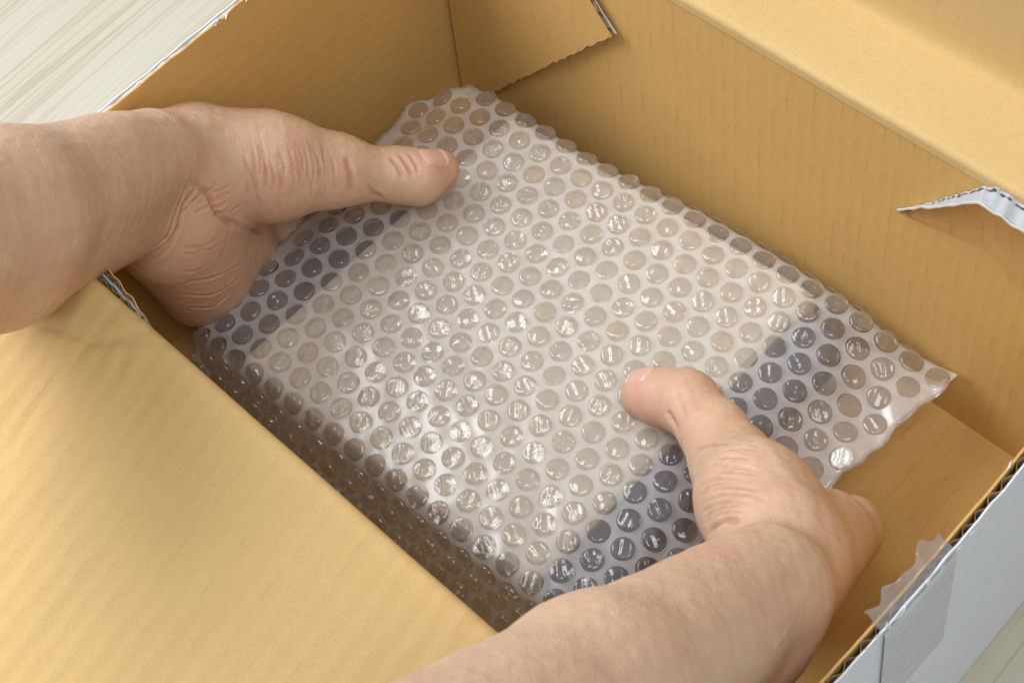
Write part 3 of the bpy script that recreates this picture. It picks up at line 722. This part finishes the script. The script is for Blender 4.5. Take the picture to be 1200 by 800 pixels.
full.sort(key=lambda c: np.linalg.norm(surf(c[0], c[1])-camp)+(.4 if c[1] > .1 and c[0] < .0 else 0))
rest = MB(); wbase = V(*wrap.location); nob = 0
for c in full:
    fr = frame(c[0], c[1])
    if fr is None: continue
    p, x, n_ = fr; k = random.randrange(12); a_ = random.uniform(-.5, .5)
    edge = min(c[0]-s_left(c[1]), s_right(c[1])-c[0]); hs = (.55+.45*min(1, edge/.014))*(.6 if c[1] > .174 else 1); hs *= random.uniform(.7, 1.15)*(.35 if random.random() < .05 else 1)
    hd = min(hand_field(LS, p[None])[0], hand_field(RS, p[None])[0]); hs *= np.clip((hd+.0005)/.004, .12, 1)
    y = np.cross(n_, x); xr = x*math.cos(a_)+y*math.sin(a_); yr = np.cross(n_, xr)
    M = np.stack([xr, yr, n_*hs], 1)
    if nob < 300:
        o = bpy.data.objects.new('bubble', cap_me[k]); C.objects.link(o); o.parent = wrap
        mm = Matrix.Identity(4)
        for r0 in range(3):
            for c0 in range(3): mm[r0][c0] = M[r0, c0]
            mm[r0][3] = (p-wbase)[r0]
        o.matrix_local = mm; nob += 1
    else:
        v, f = caps[k]; rest.add(np.asarray(v)@M.T+p, f)
obj('bubble_field', rest.mesh('bubble_field', True), m_bub, wrap, None, 'stuff')

# ------------------------------------------------------------------ hands
def surface_nets(spec, h):
    pr = [(a, b, max(ra, rb), k) for a, b, ra, rb, k in spec['body']]
    for ch, k in spec['fingers']: pr += [(a, b, max(ra, rb), k) for (a, ra), (b, rb) in zip(ch[:-1], ch[1:])]
    lo = np.min([np.minimum(a, b)-r for a, b, r, k in pr], 0)-.008; hi = np.max([np.maximum(a, b)+r for a, b, r, k in pr], 0)+.008
    H4 = h*4; n4 = np.ceil((hi-lo)/H4).astype(int)+1                 # coarse pass finds the blocks the skin runs through
    gi = np.stack(np.meshgrid(*[np.arange(q) for q in n4], indexing='ij'), -1)
    dc = hand_field(spec, lo+gi*H4)
    n = (n4-1)*4+1; D = np.full(n, .02, dtype=np.float32)
    s8 = np.stack([np.abs(dc[i:n4[0]-1+i, j:n4[1]-1+j, k:n4[2]-1+k]) for i in (0, 1) for j in (0, 1) for k in (0, 1)]).min(0)
    inside = dc[:-1, :-1, :-1] < 0
    D[:-1, :-1, :-1] = np.where(np.repeat(np.repeat(np.repeat(inside, 4, 0), 4, 1), 4, 2), -.02, .02)
    o5 = np.stack(np.meshgrid(*[np.arange(5)]*3, indexing='ij'), -1).reshape(-1, 3)
    blk = np.argwhere(s8 < H4*1.8)
    for c0 in range(0, len(blk), 1500):
        idx = (blk[c0:c0+1500, None]*4+o5[None]); D[idx[..., 0], idx[..., 1], idx[..., 2]] = hand_field(spec, lo+idx*h)
    S = D < 0; m = [q-1 for q in n]
    cnt = sum(S[i:m[0]+i, j:m[1]+j, k:m[2]+k].astype(np.int8) for i in (0, 1) for j in (0, 1) for k in (0, 1))
    act = np.argwhere((cnt > 0) & (cnt < 8)); vid = np.full(m, -1, dtype=np.int64); vid[tuple(act.T)] = np.arange(len(act))
    P = lo+(act+.5)*h
    faces = []
    for ax in range(3):
        b_, c_ = (ax+1) % 3, (ax+2) % 3
        sl0 = [slice(None)]*3; sl1 = [slice(None)]*3; sl0[ax] = slice(0, -1); sl1[ax] = slice(1, None)
        e = np.argwhere(S[tuple(sl0)] != S[tuple(sl1)])
        e = e[(e[:, b_] > 0) & (e[:, c_] > 0) & (e[:, b_] < m[b_]) & (e[:, c_] < m[c_])]
        neg = S[tuple(e.T)]
        q = []
        for db, dcc in ((1, 1), (0, 1), (0, 0), (1, 0)):
            t = e.copy(); t[:, b_] -= db; t[:, c_] -= dcc; q.append(vid[tuple(t.T)])
        q = np.stack(q, 1); q[~neg] = q[~neg][:, ::-1]; faces.append(q)
    F = np.concatenate(faces); F = F[(F >= 0).all(1)]
    for it in range(4):                                                # settle the vertices on the surface
        d = hand_field(spec, P); g = grad(spec, P); P = P-g*np.clip(d, -h, h)[:, None]
        if it < 2:                                                     # even out the spacing
            acc = np.zeros_like(P); w_ = np.zeros(len(P)); ctr = P[F].mean(1)
            for k in range(4): np.add.at(acc, F[:, k], ctr); np.add.at(w_, F[:, k], 1)
            P = P*.3+.7*acc/np.maximum(w_, 1)[:, None]
    return P, F
def grad(spec, P, e=.0006):
    g = np.stack([hand_field(spec, P+d)-hand_field(spec, P-d) for d in np.eye(3)*e], -1)
    return g/np.maximum(np.linalg.norm(g, axis=1, keepdims=True), 1e-9)

def refine(spec, P, F):
    """split every quad in four and settle the new points on the skin"""
    E = np.concatenate([F[:, [k, (k+1) % 4]] for k in range(4)]); Es = np.sort(E, 1); key = Es[:, 0]*len(P)+Es[:, 1]
    u_, inv = np.unique(key, return_inverse=True); mids = (P[u_//len(P)]+P[u_ % len(P)])/2
    n0, n1, nf = len(P), len(u_), len(F); e = [n0+inv[k*nf:(k+1)*nf] for k in range(4)]; c = n0+n1+np.arange(nf)
    Q = np.concatenate([P, mids, P[F].mean(1)])
    G = np.concatenate([np.stack([F[:, k], e[k], c, e[(k+3) % 4]], 1) for k in range(4)])
    Q = Q-grad(spec, Q)*hand_field(spec, Q)[:, None]
    return Q, G

def make_hand(spec, creases, ridges, bumps, flush, label, base):
    P, F = refine(spec, *surface_nets(spec, .00125)); n = grad(spec, P)
    disp = np.zeros(len(P)); cr = np.zeros(len(P))
    for line, wdt, dep in creases:
        d, par = seg_dist(P, line); tp = np.clip(np.minimum(par, 1-par)*6, .15, 1)
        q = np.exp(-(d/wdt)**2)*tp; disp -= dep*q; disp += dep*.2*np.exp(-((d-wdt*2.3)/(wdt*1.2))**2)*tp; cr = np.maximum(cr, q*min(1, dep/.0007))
    for line, wdt, hgt in ridges:
        d, par = seg_dist(P, line); disp += hgt*np.exp(-(d/wdt)**2)*np.clip(np.minimum(par, 1-par)*5, 0, 1)
    for c, r, a_ in bumps: disp += a_*np.exp(-(((P-c)**2).sum(1))/r**2)
    disp += wob(P, .022, 2)*.00014+wob(P, .006, 1)*.00008
    fl = np.zeros(len(P))
    for c, r, a_ in flush: fl = np.maximum(fl, a_*np.exp(-(((P-c)**2).sum(1))/r**2))
    P = P+n*disp[:, None]
    me = mesh('hand', P-base, F, None, True); me.materials.append(m_skin)
    for nm, arr in (('flush', fl), ('crease', cr)):
        at = me.attributes.new(nm, 'FLOAT', 'POINT'); at.data.foreach_set('value', arr.astype(np.float32))
    o = bpy.data.objects.new('hand', me); C.objects.link(o); o.location = tuple(base); o['label'] = label; o['category'] = 'hand'
    return o
def nail(spec, hand, c, along, ln, wd, seed):
    """curved nail plate laid on the thumb: c its middle on the skin, along points to the tip"""
    n0 = grad(spec, c[None])[0]; al = unit(along-n0*(along@n0)); sd = np.cross(n0, al); us = np.linspace(-1, 1, 15); vs = np.linspace(-1, 1, 13)
    G = []
    for u in us:
        for v in vs:
            wloc = wd*(1-.25*max(0, -u-.55)**1.5*2-.30*max(0, u-.6)**2*3); lloc = u*ln*(1-.16*v*v if u > 0 else 1-.22*v*v)
            G.append(c+al*lloc+sd*v*wloc)
    G = np.array(G)
    for _ in range(5): G = G-grad(spec, G)*hand_field(spec, G)[:, None]
    nn_ = grad(spec, G); edge = np.array([1-max(abs(u), abs(v))**6 for u in us for v in vs])
    G = G+nn_*(.00005+.00075*edge)[:, None]+al[None]*.0
    uu = np.repeat(us, 13); G = G+nn_*(np.clip(uu-.75, 0, 1)*.0015)[:, None]
    g = G.reshape(15, 13, 3); NN = nn_.reshape(15, 13, 3)
    mb = MB(); mb.slab(g[:13], np.zeros((13, 13, 2)), NN[:13], .0007); me = mb.mesh('thumbnail', True)
    bm = bmesh.new(); bm.from_mesh(me); bmesh.ops.recalc_face_normals(bm, faces=bm.faces); bm.to_mesh(me); bm.free()
    o = obj('thumbnail', me, m_nail, hand)
    mb = MB(); mb.slab(g[12:], np.zeros((3, 13, 2)), NN[12:], .0007); me = mb.mesh('free_edge', True)
    bm = bmesh.new(); bm.from_mesh(me); bmesh.ops.recalc_face_normals(bm, faces=bm.faces); bm.to_mesh(me); bm.free()
    obj('free_edge', me, m_nailtip, o)


L_creases = [
 (np.array([V(0.0403,0.0919,0.1329),V(0.0494,0.0852,0.1268),V(0.0536,0.0788,0.1170),V(0.0516,0.0723,0.1017)]), .0006, .00036),
 (np.array([V(0.0414,0.0957,0.1312),V(0.0508,0.0892,0.1261),V(0.0554,0.0831,0.1181),V(0.0549,0.0768,0.1059)]), .0006, .00036),
 (np.array([V(0.0437,0.0986,0.1295),V(0.0517,0.0938,0.1258),V(0.0565,0.0885,0.1201),V(0.0578,0.0823,0.1124)]), .0006, .00036),
 (np.array([V(0.0523,0.0941,0.1253),V(0.0566,0.0922,0.1211),V(0.0591,0.0895,0.1169),V(0.0597,0.0851,0.1121)]), .0006, .00036),
 (np.array([V(0.0528,0.0999,0.1246),V(0.0585,0.0966,0.1198),V(0.0617,0.0928,0.1143),V(0.0624,0.0877,0.1079)]), .0006, .00036),
 (np.array([V(0.0535,0.1042,0.1231),V(0.0595,0.1007,0.1182),V(0.0631,0.0964,0.1123),V(0.0640,0.0911,0.1056)]), .0006, .00036),
 (np.array([V(0.0529,0.1095,0.1209),V(0.0605,0.1045,0.1157),V(0.0646,0.0991,0.1082),V(0.0644,0.0933,0.0973)]), .0006, .00036),
 (np.array([V(0.0530,0.1143,0.1173),V(0.0596,0.1106,0.1136),V(0.0639,0.1061,0.1088),V(0.0657,0.1007,0.1037)]), .0006, .00036),
 (np.array([V(0.0531,0.1192,0.1125),V(0.0602,0.1153,0.1092),V(0.0644,0.1109,0.1048),V(0.0662,0.1054,0.0997)]), .0006, .00036),
 (np.array([V(0.0579,0.1197,0.1084),V(0.0646,0.1155,0.1033),V(0.0678,0.1113,0.0965),V(0.0659,0.1070,0.0850)]), .0006, .00036),
 (np.array([V(0.0492,0.0880,0.1273),V(0.0526,0.0862,0.1236),V(0.0544,0.0831,0.1197)]), .0006, .00034),
 (np.array([V(0.0539,0.1077,0.1211),V(0.0570,0.1071,0.1187),V(0.0593,0.1054,0.1169)]), .0006, .00034),
 (np.array([V(0.0474,0.0916,0.1288),V(0.0525,0.0874,0.1241),V(0.0551,0.0822,0.1177)]), .0006, .00034),
 (np.array([V(0.0597,0.1134,0.1114),V(0.0636,0.1092,0.1078),V(0.0656,0.1048,0.1036)]), .0006, .00034),
 (np.array([V(0.0606,0.1007,0.1167),V(0.0636,0.0990,0.1111),V(0.0650,0.0962,0.1054)]), .0006, .00034),
 (np.array([V(0.0545,0.1097,0.1196),V(0.0598,0.1061,0.1159),V(0.0632,0.1013,0.1120)]), .0006, .00034),
 (np.array([V(0.0468,0.0952,0.1288),V(0.0520,0.0909,0.1253),V(0.0553,0.0861,0.1204)]), .0006, .00034),
 (np.array([V(0.0617,0.1043,0.1139),V(0.0650,0.1024,0.1068),V(0.0659,0.0997,0.0986)]), .0006, .00034),
 (np.array([V(0.0550,0.0917,0.1227),V(0.0588,0.0906,0.1179),V(0.0605,0.0878,0.1131)]), .0006, .00034),
 (np.array([V(0.0558,0.1191,0.1105),V(0.0594,0.1165,0.1092),V(0.0620,0.1128,0.1084)]), .0006, .00034),
 (np.array([V(0.0605,0.1196,0.1063),V(0.0647,0.1158,0.1031),V(0.0672,0.1115,0.0984)]), .0006, .00034),
 (np.array([V(0.0547,0.0997,0.1232),V(0.0584,0.0977,0.1199),V(0.0606,0.0947,0.1168)]), .0006, .00034),
 (np.array([V(0.0599,0.0983,0.1180),V(0.0634,0.0968,0.1115),V(0.0647,0.0935,0.1042)]), .0006, .00034),
 (np.array([V(0.0636,0.1095,0.1075),V(0.0659,0.1064,0.1016),V(0.0660,0.1029,0.0947)]), .0006, .00034),
 (np.array([V(0.0635,0.1101,0.1074),V(0.0661,0.1080,0.1007),V(0.0663,0.1046,0.0930)]), .0006, .00034),
 (np.array([V(0.0564,0.1099,0.1178),V(0.0615,0.1063,0.1134),V(0.0646,0.1018,0.1084)]), .0006, .00034),
 (np.array([V(0.0549,0.0395,0.1195),V(0.0566,0.0463,0.1127),V(0.0556,0.0560,0.1092)]), .0006, .00025),
 (np.array([V(0.0562,0.0433,0.1150),V(0.0564,0.0507,0.1063),V(0.0534,0.0608,0.1006)]), .0006, .00025),
 (np.array([V(0.0553,0.0391,0.1159),V(0.0565,0.0437,0.1110),V(0.0566,0.0502,0.1102)]), .0006, .00025),
 (np.array([V(0.0455,0.0331,0.0756),V(0.0468,0.0370,0.0716),V(0.0491,0.0418,0.0729)]), .0006, .00025),
 (np.array([V(0.0555,0.0420,0.1185),V(0.0567,0.0483,0.1117),V(0.0551,0.0577,0.1074)]), .0006, .00025),
 (np.array([V(0.0431,0.0306,0.0757),V(0.0468,0.0378,0.0698),V(0.0497,0.0471,0.0706)]), .0006, .00025),
 (np.array([V(0.0402,0.0308,0.0662),V(0.0434,0.0352,0.0632),V(0.0473,0.0411,0.0663)]), .0006, .00025),
 (np.array([V(0.0510,0.0314,0.0980),V(0.0520,0.0352,0.0939),V(0.0541,0.0399,0.0949)]), .0006, .00025),
 (np.array([V(0.0538,0.0341,0.1073),V(0.0555,0.0403,0.1010),V(0.0559,0.0482,0.0995)]), .0006, .00025),
 (np.array([V(0.0507,0.0588,0.1340),V(0.0506,0.0625,0.1288),V(0.0490,0.0695,0.1284)]), .0006, .0004),
 (np.array([V(0.0531,0.0637,0.1155),V(0.0521,0.0687,0.1111),V(0.0528,0.0738,0.1105)]), .0006, .0004),
 (np.array([V(0.0526,0.0597,0.1237),V(0.0524,0.0640,0.1195),V(0.0515,0.0698,0.1174)]), .0006, .0004),
 (np.array([V(0.0538,0.0587,0.1203),V(0.0532,0.0633,0.1160),V(0.0519,0.0694,0.1138)]), .0006, .0004),
 (np.array([V(0.0511,0.0647,0.1244),V(0.0507,0.0698,0.1217),V(0.0515,0.0736,0.1183)]), .0006, .0004),
 (np.array([V(0.0522,0.0603,0.1245),V(0.0512,0.0661,0.1224),V(0.0511,0.0708,0.1191)]), .0006, .0004),
 (np.array([V(0.0502,0.0645,0.1282),V(0.0502,0.0687,0.1243),V(0.0501,0.0741,0.1228)]), .0006, .0004),
 (np.array([V(0.0515,0.0584,0.1434),V(0.0503,0.0633,0.1290),V(0.0532,0.0620,0.1187),V(0.0528,0.0647,0.1078),V(0.0376,0.0808,0.0704),V(0.0284,0.0995,0.0451)]), .0013, .0014),
 (np.array([V(0.0522,0.0568,0.1444),V(0.0531,0.0475,0.1367),V(0.0542,0.0374,0.1287),V(0.0548,0.0245,0.1302)]), .0009, .0007),
 (np.array([V(0.0529,0.0525,0.1281),V(0.0524,0.0592,0.1247),V(0.0511,0.0643,0.1248)]), .0007, .0004),
 (np.array([V(0.0537,0.0434,0.1315),V(0.0520,0.0533,0.1326),V(0.0505,0.0609,0.1316)]), .0007, .0004),
 (np.array([V(0.0534,0.0336,0.1249),V(0.0540,0.0428,0.1275),V(0.0523,0.0509,0.1354),V(0.0498,0.0617,0.1367)]), .0011, .0007),
 (np.array([V(0.0503,0.0284,0.1185),V(0.0542,0.0389,0.1245),V(0.0536,0.0456,0.1289)]), .0009, .0005),
 (np.array([V(0.0479,0.0955,0.1282),V(0.0557,0.0896,0.1213),V(0.0584,0.0843,0.1138)]), .0008, .0006),
 (np.array([V(0.0544,0.0980,0.1235),V(0.0611,0.0914,0.1147),V(0.0613,0.0845,0.1036)]), .0008, .0006),
 (np.array([V(0.0548,0.1068,0.1209),V(0.0629,0.1003,0.1128),V(0.0647,0.0931,0.1003)]), .0008, .0006),
 (np.array([V(0.0563,0.1136,0.1151),V(0.0638,0.1096,0.1069),V(0.0661,0.1020,0.0969)]), .0008, .0006),
 (np.array([V(0.0480,0.0855,0.1283),V(0.0547,0.0825,0.1188),V(0.0567,0.0793,0.1084)]), .0008, .0006),
 (np.array([V(0.0629,0.1237,0.1028),V(0.0686,0.1201,0.0968),V(0.0703,0.1153,0.0887)]), .0014, .0010),
 (np.array([V(0.0688,0.1413,0.0888),V(0.0747,0.1406,0.0866),V(0.0790,0.1386,0.0827)]), .0009, .0009),
 (np.array([V(0.0707,0.1456,0.0872),V(0.0765,0.1444,0.0854),V(0.0814,0.1425,0.0818)]), .0009, .0010),
 (np.array([V(0.0725,0.1493,0.0854),V(0.0784,0.1477,0.0841),V(0.0820,0.1453,0.0819)]), .0008, .0007),
 (np.array([V(0.0724,0.1242,0.0892),V(0.0737,0.1247,0.0827),V(0.0745,0.1283,0.0745)]), .0012, .0007),
 (np.array([V(0.0526,0.0343,0.0975),V(0.0532,0.0467,0.0867),V(0.0471,0.0646,0.0739)]), .0008, .0006),
 (np.array([V(0.0478,0.0326,0.0847),V(0.0497,0.0439,0.0730),V(0.0484,0.0586,0.0683)]), .0008, .0006),
 (np.array([V(0.0436,0.0331,0.0696),V(0.0464,0.0419,0.0616),V(0.0486,0.0505,0.0640)]), .0008, .0006),
]
L_bumps = [(V(0.0389,0.0485,0.1827), .018, .0022), (V(0.0463,0.0674,0.1512), .012, .0008)]
L_flush = [(V(0.0838,0.1591,0.0747), .013, .9), (V(0.0560,0.0505,0.1015), .030, .75), (V(0.0616,0.0904,0.1131), .022, .55), (V(0.0484,0.0382,0.0751), .02, .6), (V(0.0679,0.1154,0.0980), .012, .3)]
L_ridges = [
 (np.array([V(0.0826,-0.0073,0.2360),V(0.0764,0.0136,0.2142),V(0.0630,0.0376,0.1810),V(0.0539,0.0558,0.1549)]), .0045, .0005),
 (np.array([V(0.0937,-0.0170,0.2257),V(0.0865,0.0037,0.2055),V(0.0679,0.0286,0.1698),V(0.0577,0.0433,0.1493)]), .0035, .0004),
 (np.array([V(0.0462,0.0391,0.1933),V(0.0348,0.0658,0.1637),V(0.0322,0.0903,0.1377),V(0.0499,0.1050,0.1249),V(0.0605,0.1196,0.1063)]), .0035, .0004),
 (np.array([V(0.0711,0.0059,0.2304),V(0.0596,0.0239,0.2092),V(0.0575,0.0351,0.1943),V(0.0485,0.0502,0.1786)]), .0018, .0002),
]
NAIL_L = V(0.0782,0.1586,0.0791); NAIL_L2 = V(0.0795,0.1647,0.0738)


R_creases = [
 (np.array([V(0.2993,0.0951,0.1208),V(0.3054,0.0984,0.1278),V(0.3129,0.0993,0.1333)]), .0006, .00034),
 (np.array([V(0.3001,0.1015,0.1251),V(0.3062,0.1065,0.1293),V(0.3137,0.1093,0.1318)]), .0006, .00034),
 (np.array([V(0.2938,0.1094,0.1211),V(0.2966,0.1131,0.1231),V(0.3017,0.1134,0.1261)]), .0006, .00034),
 (np.array([V(0.3109,0.0893,0.1285),V(0.3159,0.0917,0.1354),V(0.3223,0.0922,0.1405)]), .0006, .00034),
 (np.array([V(0.3026,0.0963,0.1247),V(0.3072,0.0997,0.1294),V(0.3138,0.1005,0.1339)]), .0006, .00034),
 (np.array([V(0.2969,0.1018,0.1226),V(0.3016,0.1056,0.1268),V(0.3081,0.1071,0.1301)]), .0006, .00034),
 (np.array([V(0.2986,0.1022,0.1242),V(0.3031,0.1063,0.1277),V(0.3096,0.1080,0.1306)]), .0006, .00034),
 (np.array([V(0.2943,0.1095,0.1215),V(0.2993,0.1143,0.1246),V(0.3064,0.1169,0.1267)]), .0006, .00034),
 (np.array([V(0.3000,0.1026,0.1253),V(0.3033,0.1064,0.1279),V(0.3091,0.1077,0.1304)]), .0006, .00034),
 (np.array([V(0.2993,0.1044,0.1252),V(0.3022,0.1081,0.1272),V(0.3077,0.1093,0.1296)]), .0006, .00034),
 (np.array([V(0.3112,0.0826,0.1192),V(0.3146,0.0837,0.1293),V(0.3176,0.0860,0.1352),V(0.3216,0.0866,0.1389),V(0.3315,0.0793,0.1590)]), .0011, .0013),
 (np.array([V(0.3029,0.0887,0.1168),V(0.3120,0.0923,0.1314),V(0.3224,0.0944,0.1406)]), .0008, .0006),
 (np.array([V(0.2973,0.0932,0.1163),V(0.3072,0.0978,0.1289),V(0.3202,0.1014,0.1381)]), .0008, .0006),
 (np.array([V(0.2915,0.0986,0.1131),V(0.3025,0.1031,0.1271),V(0.3147,0.1077,0.1327)]), .0008, .0006),
 (np.array([V(0.2822,0.1075,0.0999),V(0.2974,0.1080,0.1242),V(0.3070,0.1120,0.1287)]), .0008, .0006),
 (np.array([V(0.3070,0.0860,0.1180),V(0.3155,0.0884,0.1339),V(0.3227,0.0904,0.1405)]), .0008, .0006),
 (np.array([V(0.2764,0.1124,0.0962),V(0.2837,0.1162,0.1064),V(0.2954,0.1157,0.1211)]), .0012, .0006),
 (np.array([V(0.3015,0.0904,0.1178),V(0.3080,0.0944,0.1283),V(0.3160,0.0971,0.1359),V(0.3269,0.0981,0.1420)]), .0007, .00055),
 (np.array([V(0.2953,0.0955,0.1164),V(0.3023,0.0996,0.1260),V(0.3097,0.1024,0.1312)]), .0007, .0005),
 (np.array([V(0.2851,0.1049,0.1027),V(0.2963,0.1043,0.1229),V(0.3062,0.1074,0.1292),V(0.3135,0.1091,0.1318)]), .0007, .0005),
 (np.array([V(0.3059,0.0872,0.1189),V(0.3110,0.0896,0.1289),V(0.3182,0.0919,0.1376)]), .0009, .0005),
 (np.array([V(0.2514,0.1244,0.0849),V(0.2547,0.1226,0.0842),V(0.2621,0.1191,0.0870)]), .0014, .0010),
 (np.array([V(0.2502,0.1328,0.0893),V(0.2548,0.1288,0.0895),V(0.2633,0.1234,0.0929)]), .0010, .0003),
 (np.array([V(0.2531,0.1374,0.0897),V(0.2602,0.1320,0.0926),V(0.2679,0.1271,0.0965)]), .0010, .00025),
]
R_bumps = [(V(0.3530,0.0784,0.1688), .014, .0010)]
R_flush = [(V(0.2352,0.1251,0.0783), .014, .9), (V(0.3361,0.0579,0.1844), .014, .5), (V(0.3420,0.1318,0.0918), .012, .5), (V(0.2636,0.1203,0.0906), .014, .35)]
R_ridges = [
 (np.array([V(0.2796,0.1328,0.0984),V(0.3100,0.1201,0.1257),V(0.3319,0.1125,0.1346),V(0.3515,0.0952,0.1452)]), .0035, .0005),
 (np.array([V(0.3644,0.0075,0.2386),V(0.3625,0.0352,0.2079),V(0.3587,0.0577,0.1870),V(0.3512,0.0827,0.1656)]), .0045, .0004),
 (np.array([V(0.3420,0.1164,0.1250),V(0.3565,0.0911,0.1524),V(0.3642,0.0689,0.1685),V(0.3684,0.0500,0.1828)]), .0030, .0004),
 (np.array([V(0.3714,0.0460,0.1744),V(0.3686,0.0594,0.1689),V(0.3642,0.0689,0.1685)]), .0016, .0002),
]
NAIL_R = V(0.2326,0.1345,0.0802); NAIL_R2 = V(0.2282,0.1326,0.0767)

baseL = V(.03, .08, .02); baseR = V(.335, .11, .02)
lh = make_hand(LS, L_creases, L_ridges, L_bumps, L_flush, 'left hand and bare forearm reaching in from the left, thumb on the bubble wrap', baseL)
rh = make_hand(RS, R_creases, R_ridges, R_bumps, R_flush, 'right hand and bare forearm in the foreground, bent thumb pressing the bubble wrap', baseR)
nail(LS, lh, NAIL_L, NAIL_L2-NAIL_L, .0074, .0066, 1)
tip_, ip_ = RS['fingers'][4][0][-1][0], RS['fingers'][4][0][-3][0]
ax_ = unit(tip_-ip_); vw_ = unit(camp-tip_); e1_ = unit(vw_-ax_*(vw_@ax_)); e2_ = np.cross(ax_, e1_); e2_ = e2_ if (e2_@V(-.53, .66, .52)) > 0 else -e2_
th_ = math.radians(47); NR_ = tip_-ax_*.001+(e1_*math.cos(th_)+e2_*math.sin(th_))*.0112
for _ in range(5): NR_ = NR_-grad(RS, NR_[None])[0]*hand_field(RS, NR_[None])[0]
nail(RS, rh, NR_, ax_, .0068, .0060, 2)
